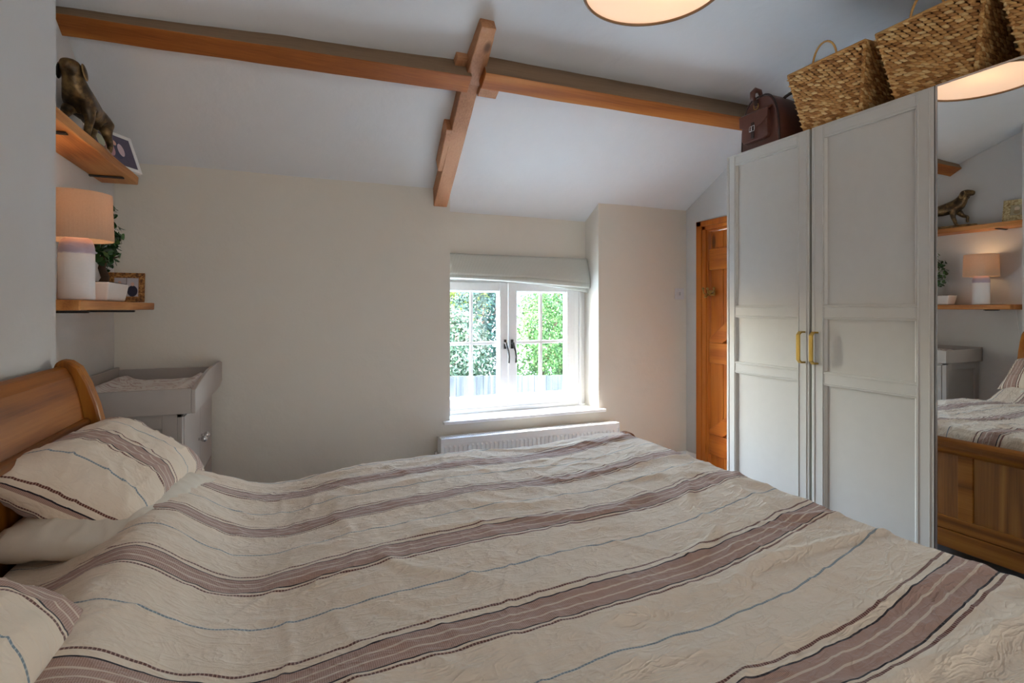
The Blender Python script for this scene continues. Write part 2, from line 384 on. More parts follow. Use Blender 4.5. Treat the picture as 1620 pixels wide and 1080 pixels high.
# ------------------------------------------------------------------ window
win = bpy.data.objects.new('window_1', None); C.objects.link(win); win['kind'] = 'structure'; win.location = (1.44, 3.6, SILL)
def ring(bm, x0, x1, z0, z1, wd, y0, y1):
    box(bm, x0, x0+wd, y0, y1, z0, z1); box(bm, x1-wd, x1, y0, y1, z0, z1)
    box(bm, x0+wd, x1-wd, y0, y1, z0, z0+wd); box(bm, x0+wd, x1-wd, y0, y1, z1-wd, z1)
WT = 1.46
bm = MB(); ring(bm, .86, 2.015, SILL-.005, WT, .045, 3.585, 3.65); box(bm, 2.01, WX1+.01, 3.60, 3.655, SILL, WT)
box(bm, 2.015, 2.03, 3.575, 3.60, SILL, WT); box(bm, .90, 1.98, 3.575, 3.6, SILL, SILL+.03)
obj('window_frame', local(bm, win), M_upvc, win, bevel=.003)
for k, (x0, x1) in enumerate(((.905, 1.433), (1.439, 1.97))):
    z0, z1 = SILL+.042, WT-.045
    bm = MB(); ring(bm, x0, x1, z0, z1, .062, 3.572, 3.625)
    ring(bm, x0+.06, x1-.06, z0+.06, z1-.06, .01, 3.582, 3.62)
    xm = (x0+x1)/2; zm = (z0+z1)/2+.005
    box(bm, xm-.011, xm+.011, 3.593, 3.613, z0+.06, z1-.06); box(bm, x0+.06, x1-.06, 3.594, 3.612, zm-.011, zm+.011)
    ca = obj('casement', local(bm, win), M_upvc, win, bevel=.003)
    bm = MB(); box(bm, x0+.055, x1-.055, 3.600, 3.606, z0+.055, z1-.055); obj('glass_pane', local(bm, win), M_glass, ca)
    hx = x1-.024 if k == 0 else x0+.024
    s = 1
    bm = MB(); box(bm, hx-.009, hx+.009, 3.560, 3.573, .945, 1.01)
    tube(bm, [(hx, 3.562, .985), (hx, 3.545, .983)], .008)
    tube(bm, [(hx, 3.545, .99), (hx+.004, 3.542, .965), (hx+.016, 3.54, .93), (hx+.022, 3.54, .89), (hx+.02, 3.54, .845)], [.009, .008, .0065, .0065, .007], 8)
    obj('window_handle', local(bm, win), M_black, ca, bevel=.002)
bm = MB(); hexa(bm, [(.87, 3.365, SILL-.022), (2.105, 3.365, SILL-.022), (2.105, 3.60, SILL-.022), (.87, 3.60, SILL-.022), (.87, 3.365, SILL), (2.105, 3.365, SILL), (2.105, 3.60, SILL), (.87, 3.60, SILL)])
bm.free(); bm = MB()
prism(bm, [(.91, 3.362), (2.12, 3.362), (2.12, 3.398), (2.074, 3.398), (2.074, 3.60), (.87, 3.60), (.957, 3.398), (.91, 3.398)], 'z', SILL-.022, SILL)
o = obj('window_sill', local(bm, win), M_gloss, win, bevel=.006)

# ------------------------------------------------------------------ roman blind
def blind_mat():
    m = N('ribbed_grey_blind_cloth'); v = m.coord('Object', (1, 1, 1)); sp = m.n('ShaderNodeSeparateXYZ'); m.l(v, sp.inputs[0])
    s = m.math('SINE', m.math('MULTIPLY', m.math('ADD', sp.outputs[0], m.math('MULTIPLY', m.noise(v, 60, 2), .004)), 1100))
    c = m.mix(m.math('MULTIPLY_ADD', s, .5, .5), srgb(186, 188, 180), srgb(214, 216, 208))
    return m.fin(c, .9, 0, m.bump(s, .3, .002), .1)
M_blind = blind_mat()
bl = thing('roman_blind', 'grey ribbed fabric roman blind drawn up at the top of the window', 'blind', (1.48, 3.53, 1.45))
def cloth_strip(fn_top, fn_bot, ya, yb, bulge, n=40, m=10, thick=.006):
    bm = MB(); R = []
    for j in range(m+1):
        t = j/m; row = []
        for i in range(n+1):
            x = .93+(2.066-.93)*i/n; z = fn_top(x)+(fn_bot(x)-fn_top(x))*t
            y = ya+(yb-ya)*t-bulge*math.sin(PI*t)**.6-.004*noise.noise(Vector((x*5, t*3, 0)))
            row.append(bm.verts.new((x, y, z)))
        R.append(row)
    for A, B in zip(R, R[1:]):
        for i in range(n): bm.faces.new((A[i], A[i+1], B[i+1], B[i]))
    return bm
sag = lambda x: ((x-.93)/1.13)
for nm, ft, fb, ya, yb, bu, mt in (
    ('blind_panel', lambda x: 1.605, lambda x: 1.458-.04*sag(x)**3, 3.555, 3.505, .006, M_blind),
    ('lower_fold', lambda x: 1.47-.03*sag(x)**3, lambda x: 1.437-.055*sag(x)**1.5, 3.525, 3.515, .012, M_blind),
    ('hem_fold', lambda x: 1.45-.04*sag(x)**2, lambda x: 1.428+.012*math.sin(sag(x)*PI)-.078*sag(x)**1.8, 3.545, 3.54, .008, M_blind)):
    o = obj(nm, local(cloth_strip(ft, fb, ya, yb, bu), bl), mt, bl, smooth=True)
    sm = o.modifiers.new('t', 'SOLIDIFY'); sm.thickness = .008; sm.offset = 0
bm = MB(); box(bm, .90, 2.064, 3.562, 3.588, 1.565, 1.59); obj('headrail', local(bm, bl), M_gloss, bl)

# ------------------------------------------------------------------ radiator
rad = thing('radiator', 'white convector radiator under the window sill', 'radiator', (1.5, 3.3, 0))
rx0, rx1, ry0, ry1, rz0, rz1 = .865, 2.17, 3.27, 3.36, .11, .418
bm = MB(); n = 42; zt = rz1-.045
box(bm, rx0+.004, rx1-.004, ry0+.012, ry0+.018, rz0, rz1-.006)
for i in range(n):
    xa = rx0+.02+(rx1-rx0-.04)*(i+.15)/n; xb = rx0+.02+(rx1-rx0-.04)*(i+.65)/n
    prism(bm, [(ry0+.013, rz0+.02), (ry0+.003, rz0+.03), (ry0+.003, zt-.012), (ry0+.013, zt)], 'x', xa, xb)
box(bm, rx0+.004, rx1-.004, ry0+.004, ry0+.013, zt+.006, rz1-.004); box(bm, rx0+.004, rx1-.004, ry1-.016, ry1-.008, rz0, rz1-.006)
obj('panel', local(bm, rad), M_gloss, rad, bevel=.002)
for x in (rx0, rx1-.004):
    bm = MB(); box(bm, x, x+.004, ry0, ry1, rz0+.01, rz1); obj('side_cover', local(bm, rad), M_gloss, rad, bevel=.001)
bm = MB(); box(bm, rx0, rx1, ry0, ry0+.010, rz1-.004, rz1); box(bm, rx0, rx1, ry1-.014, ry1, rz1-.004, rz1)
k = 110
for i in range(k+1):
    x = rx0+(rx1-rx0-.004)*i/k; box(bm, x, x+.0045, ry0+.008, ry1-.012, rz1-.004, rz1)
for yy in (ry0+.026, ry0+.045, ry0+.062): box(bm, rx0, rx1, yy, yy+.004, rz1-.005, rz1-.001)
obj('top_grille', local(bm, rad), M_gloss, rad)
bm = MB(); tube(bm, [(rx0-.02, ry0+.045, 0), (rx0-.02, ry0+.045, .16), (rx0+.01, ry0+.045, .16)], .008); obj('pipe', local(bm, rad), M_chrome, rad, smooth=True); bm = MB(); tube(bm, [(rx0-.02, ry0+.045, .30), (rx0-.02, ry0+.045, .335)], .012)
tube(bm, [(rx0-.02, ry0+.045, .32), (rx0+.004, ry0+.045, .32)], .007)
obj('valve', local(bm, rad), M_chrome, rad, smooth=True)

# light switch
sw = thing('light_switch', 'small square white light switch on the wall left of the pine door', 'light switch', (2.80, YF, 1.345))
bm = MB(); box(bm, -.043, .043, -.008, 0, -.043, .043); obj('switch_plate', bm, plain('switch_grey_white', srgb(214, 212, 214), .35), sw, bevel=.003)
bm = MB(); box(bm, -.006, .006, -.014, -.006, -.013, .013); obj('rocker', bm, plain('switch_rocker', srgb(176, 174, 176), .35), sw, bevel=.002)

# ------------------------------------------------------------------ wardrobe
XW, WZ = 2.14, 2.03
ward = thing('wardrobe', 'tall warm grey fitted wardrobe with panelled doors, brass handles and a mirror door', 'wardrobe', (2.45, 1.2, 0))
bm = MB()
for y0 in (1.22, .22):
    box(bm, XW+.025, 2.74, y0, y0+.018, 0, WZ-.005); box(bm, XW+.025, 2.74, y0+.98, y0+.998, 0, WZ-.005)
    box(bm, XW+.025, 2.74, y0, y0+.998, WZ-.023, WZ-.005); box(bm, XW+.035, 2.74, y0, y0+.998, .06, .08); box(bm, 2.73, 2.74, y0, y0+.998, 0, WZ-.01)
    box(bm, XW+.06, XW+.075, y0, y0+.998, 0, .065)
obj('carcass', local(bm, ward), M_grey, ward)
def panel_door(ya, yb, hy):
    bm = MB(); z0, z1 = .03, WZ; t0, t1 = XW, XW+.02; sw_ = .062
    box(bm, t0, t1, ya, ya+sw_, z0, z1); box(bm, t0, t1, yb-sw_, yb, z0, z1)
    rails = [(z0, z0+.075), (.897, .957), (1.184, 1.246), (z1-.06, z1)]
    for a, b in rails: box(bm, t0, t1, ya+sw_, yb-sw_, a, b)
    box(bm, t0+.010, t1, ya+sw_-.002, yb-sw_+.002, z0+.01, z1-.01)
    # raised beads on the stiles and rails
    for yy in (ya+.012, yb-.016, ya+sw_-.010, yb-sw_+.006): box(bm, t0-.0025, t0+.001, yy, yy+.004, z0+.01, z1-.008)
    for a, b in rails:
        for zz in (a+.007, b-.011): box(bm, t0-.0025, t0+.001, ya+sw_-.006, yb-sw_+.006, zz, zz+.004)
    for (a0, a1), (b0, b1) in zip(rails, rails[1:]):       # sloping inner moulding
        for (p, q, s) in ((ya+sw_, ya+sw_+.008, 1), (yb-sw_, yb-sw_-.008, -1)):
            prism(bm, [(t0+.002, p), (t0+.010, p), (t0+.010, q)], 'z', a1, b0)
    d = obj('door', local(bm, ward), M_grey, ward, bevel=.0012)
    h = MB(); zc_ = 1.057; hz = .068; x0 = t0-.036
    pts = [(t0, hy, zc_-hz), (x0+.012, hy, zc_-hz), (x0, hy, zc_-hz+.012), (x0, hy, zc_+hz-.012), (x0+.012, hy, zc_+hz), (t0, hy, zc_+hz)]
    def sq(bm, pts, w, t):
        R = []
        for i, p in enumerate(pts):
            p = Vector(p); a = Vector(pts[max(i-1, 0)]); b = Vector(pts[min(i+1, len(pts)-1)]); dd = (b-a).normalized(); s = Vector((0, 1, 0)); nn = dd.cross(s)
            R.append([bm.verts.new(p+s*w*i1+nn*t*j1) for i1, j1 in ((-1, -1), (1, -1), (1, 1), (-1, 1))])
        for A, B in zip(R, R[1:]):
            for q in range(4): bm.faces.new((A[q], A[(q+1) % 4], B[(q+1) % 4], B[q]))
        bm.faces.new(R[0]); bm.faces.new(R[-1])
    sq(h, pts, .0085, .004)
    hh = obj('handle', local(h, ward), M_brass, d, bevel=.0015); hh['label'] = 'brushed brass bar handle'
    return d
panel_door(1.727, 2.218, 1.727+.026)
panel_door(1.2215, 1.7145, 1.7145-.026)
# mirror door, hung a touch out of line
MY0, MY1 = .722, 1.217
MIR_ROT = math.radians(0.75)
md = bpy.data.objects.new('mirror_door', None); C.objects.link(md); md.parent = ward
md.location = Vector((XW, MY1, 0))-ward.location; md.rotation_euler = (0, 0, MIR_ROT)
bm = MB(); L = MY1-MY0
box(bm, .004, .02, -L, 0, .03, WZ); e = .006
box(bm, -.001, .02, -e, 0, .03, WZ); box(bm, -.001, .02, -L, -L+e, .03, WZ); box(bm, -.001, .02, -L, 0, .03, .03+e); box(bm, -.001, .02, -L, 0, WZ-e, WZ)
f = obj('mirror_frame', bm, M_alu, md)
bm = MB(); box(bm, .0005, .0045, -L+e, -e, .03+e, WZ-e); mg = obj('mirror', bm, M_mirror, md)
mg['label'] = 'full height mirror glass'
panel_door(.225, .718, .718-.026)

# ------------------------------------------------------------------ baskets
def basket_mats():
    m = N('seagrass_weave'); oi = m.n('ShaderNodeObjectInfo'); v = m.coord('Object'); g = m.n('ShaderNodeNewGeometry')
    r = g.outputs['Random Per Island']
    c = m.ramp(r, [(0, srgb(150, 100, 52)), (.3, srgb(186, 134, 76)), (.65, srgb(212, 164, 100)), (1, srgb(232, 196, 138))])
    n1 = m.noise(m.coord('Object', (1, 1, 4)), 90, 3)
    c = m.mix(m.math('MULTIPLY', n1, .45), c, srgb(104, 66, 34)); 
    return m.fin(c, .75, 0, m.bump(n1, .5, .004), .25)
M_sea = basket_mats()
M_sea_in = plain('basket_inner', srgb(96, 62, 34), .9)
def make_basket():
    t = thing('storage_basket', '', 'basket', (0, 0, 0))
    b0, b1 = (.17, .128), (.215, .178); H = .265        # half depth x, half width y, bottom / top
    def P(face, s, h):          # s in -1..1 along the face, h 0..1
        hx = b0[0]+(b1[0]-b0[0])*h; hy = b0[1]+(b1[1]-b0[1])*h
        return {0: Vector((-hx, s*hy, h*H)), 1: Vector((hx, -s*hy, h*H)), 2: Vector((s*-hx, -hy, h*H)), 3: Vector((s*hx, hy, h*H))}[face]
    bm = MB(); R = []
    inner = MB()
    for off, h in ((.008, 0), (.008, 1)):
        R.append([inner.verts.new(P(f, s, h)*1) for f, s in ((0, -1), (0, 1), (1, -1), (1, 1))])
    for k in range(4): inner.faces.new((R[0][k], R[0][(k+1) % 4], R[1][(k+1) % 4], R[1][k]))
    inner.faces.new(R[0])
    for v in inner.verts: v.co.x *= .97; v.co.y *= .96
    rows = 19
    base = MB(); bmesh.ops.create_uvsphere(base, u_segments=7, v_segments=5, radius=1)
    bv = [v.co.copy() for v in base.verts]; bf = [[v.index for v in f.verts] for f in base.faces]; base.free()
    for face in range(4):
        length = (b1[1] if face in (0, 2) else b1[0])*2 if face in (0,) else (b1[0]*2 if face in (2, 3) else b1[1]*2)
        cols = int(length/.0235)
        for r in range(rows):
            h = (r+.5)/rows
            for c_ in range(cols):
                s = -1+2*(c_+.5+(.5 if r % 2 else 0))/cols
                if s > 1.0: s = .99
                p = P(face, s, h); e = .01
                tx = (P(face, min(1, s+e), h)-P(face, max(-1, s-e), h)).normalized(); up = (P(face, s, min(1, h+e))-P(face, s, max(0, h-e))).normalized(); nn = tx.cross(up)
                if nn.dot(Vector((p.x, p.y, 0))) < 0: nn = -nn
                ang = (.42+.18*random.uniform(-1, 1)); a = tx*math.cos(ang)+up*math.sin(ang); b = -tx*math.sin(ang)+up*math.cos(ang)
                la = .0175*random.uniform(.85, 1.2); lb = .0068*random.uniform(.85, 1.15); ln = .007
                q = p+nn*random.uniform(-.001, .002)
                vs = [bm.verts.new(q+a*(v.x*la)+b*(v.y*lb*(1-.25*v.x))+nn*(v.z*ln)) for v in bv]
                for f in bf: bm.faces.new([vs[i] for i in f])
    # corner ropes
    for f, s in ((0, -1), (0, 1), (1, -1), (1, 1)):
        k = 20
        for i in range(k):
            p = P(f, s, (i+.5)/k); 
            vs = [bm.verts.new(p*1.0+Vector((v.x*.008, v.y*.008, v.z*.010+.25*v.x*.01))) for v in bv]
            for ff in bf: bm.faces.new([vs[j] for j in ff])
    obj('lining', inner, M_sea_in, t)
    obj('woven_body', bm, M_sea, t, smooth=True)
    rim = MB(); hx, hy = b1
    tube(rim, [(-hx, -hy, H), (-hx, 0, H), (-hx, hy, H), (0, hy, H), (hx, hy, H), (hx, 0, H), (hx, -hy, H), (0, -hy, H)], .007, 8, True)
    obj('rim', rim, M_sea, t, smooth=True)
    for sx_ in (-1, 1):
        h = MB(); tube(h, [(sx_*(hx-.002), .056*math.cos(a), H-.012+.088*math.sin(a)) for a in [PI*i/14 for i in range(15)]], .0042, 8)
        obj('handle', h, M_sea, t, smooth=True)
    return t
bk = make_basket()
bx = 2.165+.17
bk.location = (bx, 1.638, WZ+.004)
bk['label'] = 'woven seagrass basket standing next to the leather bag'; bk['group'] = 'woven baskets on the wardrobe'
b2 = dup(bk, (bx, 1.235, WZ+.004)); b2['label'] = 'woven seagrass basket in the middle of the three on the wardrobe'
b3 = dup(bk, (bx, .845, WZ+.004)); b3['label'] = 'woven seagrass basket cut off at the top right corner above the mirror'

# ------------------------------------------------------------------ leather bag
def leather():
    m = N('brown_leather'); v = m.coord(); n1 = m.noise(v, 9, 4, .6); n2 = m.noise(v, 180, 2)
    c = m.mix(n1, srgb(62, 34, 29), srgb(112, 68, 54)); return m.fin(c, .36, 0, m.bump(n2, .15, .002, m.bump(n1, .3, .01)), .5)
M_lea = leather(); M_lea_d = plain('dark_leather_piping', srgb(40, 24, 20), .45)
bag = thing('leather_bag', 'brown leather holdall with a buckled end pocket on top of the wardrobe', 'bag', (2.175, 2.035, WZ+.002))
# outline of the end in y-z
def arch(hw, H, n=18, base=.02):
    pts = []
    for i in range(n+1):
        a = PI*i/n; c, s = math.cos(a), math.sin(a)
        pts.append((hw*math.copysign(abs(c)**.66, c)*(1-.10*s), base+(H-base)*abs(s)**.62))
    return [(hw*1.0, .008), *pts, (-hw*1.0, .008)]
bm = MB(); sec = []
for x, k, kh in ((0, .93, .965), (.012, 1, 1), (.08, 1.0, 1), (.2, .99, .96), (.32, .99, .97), (.41, 1, 1), (.42, .94, .97)):
    sec.append([bm.verts.new((x, y*k, z*kh)) for y, z in arch(.118, .262)])
for A, B in zip(sec, sec[1:]):
    for i in range(len(A)): bm.faces.new((A[i], A[(i+1) % len(A)], B[(i+1) % len(A)], B[i]))
bm.faces.new(sec[0]); bm.faces.new(sec[-1][::-1])
obj('bag_body', bm, M_lea, bag, smooth=True, bevel=.002)
for x in (.004, .414):
    bm = MB(); tube(bm, [(x, y*1.0, z+.001) for y, z in arch(.117, .262)], .004, 8, True); obj('piping', bm, M_lea_d, bag, smooth=True)
bm = MB()
def pocket_out(hw, z0, z1, r=.02):
    return [(-hw, z0+r), (-hw*.9, z0+.004), (-hw*.7, z0), (hw*.7, z0), (hw*.9, z0+.004), (hw, z0+r), (hw*.92, z1), (-hw*.92, z1)]
A = [bm.verts.new((0.001, y+.012, z)) for y, z in pocket_out(.086, .035, .175)]; B = [bm.verts.new((-.026, y*.93+.012, z*.97+.004)) for y, z in pocket_out(.086, .035, .175)]
for i in range(8): bm.faces.new((A[i], A[(i+1) % 8], B[(i+1) % 8], B[i]))
bm.faces.new(B); bm.faces.new(A[::-1]); pk = obj('pocket', bm, M_lea, bag, bevel=.006)
bm = MB(); prism(bm, [(-.079, .180), (.103, .180), (.10, .125), (.06, .108), (.012, .098), (-.035, .108), (-.075, .135)], 'x', -.031, -.026)
hexa(bm, [(-.031, -.079, .178), (-.031, .103, .178), (-.026, .103, .172), (-.026, -.079, .172), (-.002, -.079, .196), (-.002, .103, .196), (.003, .103, .19), (.003, -.079, .19)])
obj('pocket_flap', bm, M_lea, bag, bevel=.002)
bm = MB(); box(bm, -.036, -.031, .003, .021, .05, .13); obj('buckle_strap', bm, M_lea_d, bag, bevel=.001)
bm = MB(); tube(bm, [(-.038, -.004, .11), (-.038, .028, .11), (-.038, .028, .085), (-.038, -.004, .085)], .0025, 6, True); tube(bm, [(-.04, .012, .108), (-.042, .012, .083)], .002, 6)
b = obj('buckle', bm, M_chrome, bag, smooth=True)
bm = MB(); tube(bm, [(-.010, .012+.014*math.cos(a), .212+.014*math.sin(a)) for a in [PI+PI*i/8 for i in range(9)]]+[(-.010, .026, .222), (-.010, -.002, .222)], .0025, 6, True); obj('d_ring', bm, M_oldbrass, bag, smooth=True)
bm = MB(); box(bm, -.013, -.004, .002, .022, .218, .245); obj('ring_tab', bm, M_lea_d, bag, bevel=.001)
bm = MB()
for yy in (.03,):
    tube(bm, [(.0, yy, .25), (-.016, yy-.002, .262), (-.02, yy-.006, .282), (-.006, yy-.01, .298), (.02, yy-.012, .296), (.035, yy-.01, .27)], [.010, .013, .014, .014, .012, .009], 8)
obj('end_tab', bm, M_lea, bag, smooth=True)
for s in (-1, 1):
    bm = MB(); tube(bm, [(.21-.12*math.cos(a), s*(.06+.05*math.sin(a)), .235+.045*math.sin(a)) for a in [PI*i/12 for i in range(13)]], .008, 8)
    obj('carry_handle', bm, M_lea_d, bag, smooth=True)

# ------------------------------------------------------------------ ceiling lamp
LC = Vector((1.157, 1.535, 2.33)); LR = .24
cl = thing('ceiling_light', 'large round drum pendant light with a glowing warm diffuser', 'ceiling light', LC)
def lampcloth(name, col, emit, strength, scale=500):
    m = N(name); v = m.coord(); n1 = m.noise(v, scale, 2); c = m.mix(n1, tuple(x*.82 for x in col[:3])+(1,), col)
    m.fin(c, .9, 0, m.bump(n1, .3, .001), .1); m.b.inputs['Emission Color'].default_value = emit; m.b.inputs['Emission Strength'].default_value = strength; return m.m
bm = MB(); lathe(bm, [(LR, 0), (LR, .2), (LR-.004, .2), (LR-.004, .0)], 0, 0, 0, 64, cap=False); obj('drum_shade', bm, lampcloth('drum_cloth', srgb(214, 206, 196), srgb(255, 214, 170), .05), cl, smooth=False)
bm = MB(); tube(bm, [((LR-.002)*math.cos(2*PI*k/64), (LR-.002)*math.sin(2*PI*k/64), 0) for k in range(64)], .0055, 6, True); obj('rim', bm, plain('bronze_rim', srgb(134, 104, 72), .45), cl, smooth=True)
def diffuser():
    m = N('lamp_diffuser'); m.fin(srgb(226, 214, 200), .6)
    m.b.inputs['Emission Color'].default_value = srgb(255, 224, 200); m.b.inputs['Emission Strength'].default_value = .40; m.b.inputs['Subsurface Weight'].default_value = 0
    m.b.inputs['Transmission Weight'].default_value = .0
    tr = m.n('ShaderNodeBsdfTranslucent'); tr.inputs[0].default_value = srgb(240, 220, 196); mx = m.n('ShaderNodeMixShader'); mx.inputs[0].default_value = .5
    m.l(m.b.outputs[0], mx.inputs[1]); m.l(tr.outputs[0], mx.inputs[2]); m.l(mx.outputs[0], m.out.inputs[0]); return m.m
bm = MB(); lathe(bm, [(.001, .004), (LR-.005, .004), (LR-.005, .008), (.001, .008)], 0, 0, 0, 64); obj('diffuser', bm, diffuser(), cl)
bm = MB(); tube(bm, [(0, 0, .2), (0, 0, 2.64-LC.z)], .012); lathe(bm, [(.06, 2.62-LC.z), (.06, 2.65-LC.z)], 0, 0, 0, 24)
for k in range(3): tube(bm, [(0, 0, .19), (LR*math.cos(k*2.09), LR*math.sin(k*2.09), .19)], .003, 6)
obj('stem', bm, M_chrome, cl, smooth=True)
pl = bpy.data.lights.new('ceiling_bulb', 'POINT'); pl.energy = .9; pl.color = (1, .76, .52); pl.shadow_soft_size = .05
po = bpy.data.objects.new('ceiling_bulb', pl); C.objects.link(po); po.location = (0.05, -.03, .12); po.parent = cl

# ------------------------------------------------------------------ shelves and what stands on them
def shelf(name, label, y0, y1, xf, z0, z1, brackets):
    t = thing(name, label, 'shelf', (XL, (y0+y1)/2, z0))
    bm = MB(); n = 16; R = []
    for i in range(n+1):
        y = y0+(y1-y0)*i/n; j = .004*noise.noise(Vector((y*6, z0*9, 0)))
        R.append([bm.verts.new(q) for q in ((XL+.001, y, z0), (xf+j, y, z0+.002), (xf+j+.002, y, z1-.003), (XL+.001, y, z1))])
    for A, B in zip(R, R[1:]):
        for q in range(4): bm.faces.new((A[q], A[(q+1) % 4], B[(q+1) % 4], B[q]))
    bm.faces.new(R[0]); bm.faces.new(R[-1])
    obj('board', local(bm, t), M_shelf, t, bevel=.004)
    for yb in brackets:
        bm = MB(); L = xf-XL-.02
        box(bm, XL+.002, XL+L, yb-.012, yb+.012, z0-.006, z0-.0005); tube(bm, [(XL+.002, yb, z0-.004), (XL+L, yb, z0-.004)], .0045, 8)
        obj('bracket', local(bm, t), M_black, t)
    return t
UZ, LZ = 1.886, 1.262
shelf('wall_shelf', 'upper oak plank shelf in the alcove holding the dog statue', 2.115, 3.19, -.70, 1.842, UZ, (2.33, 3.02))
shelf('wall_shelf', 'lower oak plank shelf in the alcove holding the table lamp', 2.22, 3.29, -.652, 1.222, LZ, (2.38, 3.0))

# table lamp
tl = thing('table_lamp', 'lit table lamp with an oatmeal drum shade and banded ceramic base', 'table lamp', (-.722, 2.43, LZ))
def lampbase():
    m = N('banded_glaze'); v = m.coord(); sp = m.n('ShaderNodeSeparateXYZ'); m.l(v, sp.inputs[0]); z = sp.outputs[2]
    n1 = m.noise(v, 30, 3)
    zz = m.math('ADD', z, m.math('MULTIPLY_ADD', n1, .012, -.006))
    c = m.ramp(m.math('MULTIPLY', zz, 4), [(0, srgb(232, 230, 228)), (.66, srgb(232, 230, 228)), (.69, srgb(170, 164, 186)), (.80, srgb(176, 166, 184)), (.84, srgb(212, 178, 176)), (1, srgb(216, 184, 178))])
    s = m.math('SINE', m.math('MULTIPLY', z, 1600)); return m.fin(c, .5, 0, m.bump(s, .2, .001), .4)
bm = MB(); lathe(bm, [(.001, 0), (.052, 0), (.055, .004), (.0535, .08), (.054, .14), (.054, .185), (.051, .203), (.044, .220), (.026, .232), (.012, .236), (.012, .25), (.001, .25)], 0, 0, 0, 40)
obj('lamp_base', bm, lampbase(), tl, smooth=True)
def shademat():
    m = N('linen_shade'); tc = m.n('ShaderNodeTexCoord'); v = m.coord('Object', (1, 1, 1)); n1 = m.noise(m.coord('Object', (1, 1, 6)), 120, 3); n2 = m.noise(m.coord('Object', (6, 6, 1)), 120, 3)
    f = m.math('MULTIPLY', m.math('ADD', n1, n2), .5)
    c = m.mix(f, srgb(190, 164, 140), srgb(226, 206, 184)); m.fin(c, .95, 0, m.bump(f, .4, .002), .05)
    tr = m.n('ShaderNodeBsdfTranslucent'); m.l(c, tr.inputs[0]); mx = m.n('ShaderNodeMixShader'); mx.inputs[0].default_value = .4
    m.l(m.b.outputs[0], mx.inputs[1]); m.l(tr.outputs[0], mx.inputs[2]); m.l(mx.outputs[0], m.out.inputs[0]); return m.m
bm = MB(); lathe(bm, [(.112, .217), (.106, .388), (.1045, .388), (.1105, .217), (.112, .217)], 0, 0, 0, 56, cap=False)
obj('lamp_shade', bm, shademat(), tl, smooth=False)
bm = MB(); tube(bm, [(0, 0, .25), (0, 0, .30)], .012); bmesh.ops.create_uvsphere(bm, u_segments=16, v_segments=10, radius=.022, matrix=Matrix.Translation((0, 0, .315)))
bu = N('bulb_glow'); bu.fin((1, .9, .8, 1), .5); bu.b.inputs['Emission Color'].default_value = (1, .72, .45, 1); bu.b.inputs['Emission Strength'].default_value = 5
obj('bulb', bm, bu.m, tl, smooth=True)
M_cord = plain('white_flex', srgb(225, 225, 222), .5)
bm = MB(); tube(bm, [(-.06, 0, .012), (-.10, -.03, .008), (-.115, -.12, .004), (-.118, -.165, -.02), (-.115, -.175, -.1), (-.112, -.19, -.22), (-.112, -.2, -.3)], .0028, 6); tube(bm, [(-.112, -.2, -.35), (-.112, -.205, -.55), (-.112, -.2, -.9)], .0028, 6)
obj('cord', bm, M_cord, tl, smooth=True)
bm = MB(); box(bm, -.127, -.105, -.215, -.187, -.355, -.295); obj('cord_switch', bm, M_cord, tl, bevel=.004)
pl = bpy.data.lights.new('table_bulb', 'POINT'); pl.energy = .42; pl.color = (1, .62, .34); pl.shadow_soft_size = .03
po = bpy.data.objects.new('table_bulb', pl); C.objects.link(po); po.location = (0, 0, .352); po.parent = tl

# bonsai
pot = thing('bonsai_plant', 'small leafy bonsai in a white rectangular pot beside the lamp', 'plant', (-.735, 2.77, LZ))
bm = MB(); hexa(bm, [(-.05, -.13, 0), (.05, -.13, 0), (.05, .13, 0), (-.05, .13, 0), (-.062, -.145, .075), (.062, -.145, .075), (.062, .145, .075), (-.062, .145, .075)])
obj('pot', bm, plain('white_ceramic', srgb(232, 226, 222), .3), pot, bevel=.006)
bm = MB(); box(bm, -.055, .055, -.137, .137, .072, .078); obj('soil', bm, M_dark, pot)
bm = MB(); tube(bm, [(0, 0, .07), (.008, .01, .10), (-.006, .015, .14), (.006, .0, .19), (0, .01, .26), (.008, 0, .33)], [.020, .016, .014, .012, .009, .005], 8)
for a, z, L in ((0, .16, .06), (1.7, .17, .07), (3.3, .18, .07), (4.6, .2, .06), (.8, .25, .055), (2.6, .26, .05), (5.2, .28, .05)): tube(bm, [(0, 0, z), (L*.5*math.cos(a), L*.5*math.sin(a), z+.02), (L*math.cos(a), L*math.sin(a)*1.3, z+.03)], [.007, .005, .003], 6)
obj('trunk', bm, plain('bonsai_bark', srgb(70, 52, 38), .9, 0, .6, 80), pot, smooth=True)
def leafmat():
    m = N('glossy_leaf'); g = m.n('ShaderNodeNewGeometry'); c = m.ramp(g.outputs['Random Per Island'], [(0, srgb(24, 52, 24)), (.7, srgb(44, 84, 38)), (1, srgb(80, 116, 58))]); return m.fin(c, .32, 0, None, .5)
ZS = 1.2
bm = MB()
clumps = [(0, .0, .345, .035), (.01, .03, .315, .04), (0, -.05, .285, .04), (.015, .05, .25, .045), (.0, -.07, .215, .05), (0, .07, .2, .05), (.02, 0, .19, .045), (.01, -.06, .16, .04), (.0, .05, .155, .045), (-.01, 0, .27, .05), (.03, .02, .225, .04)]
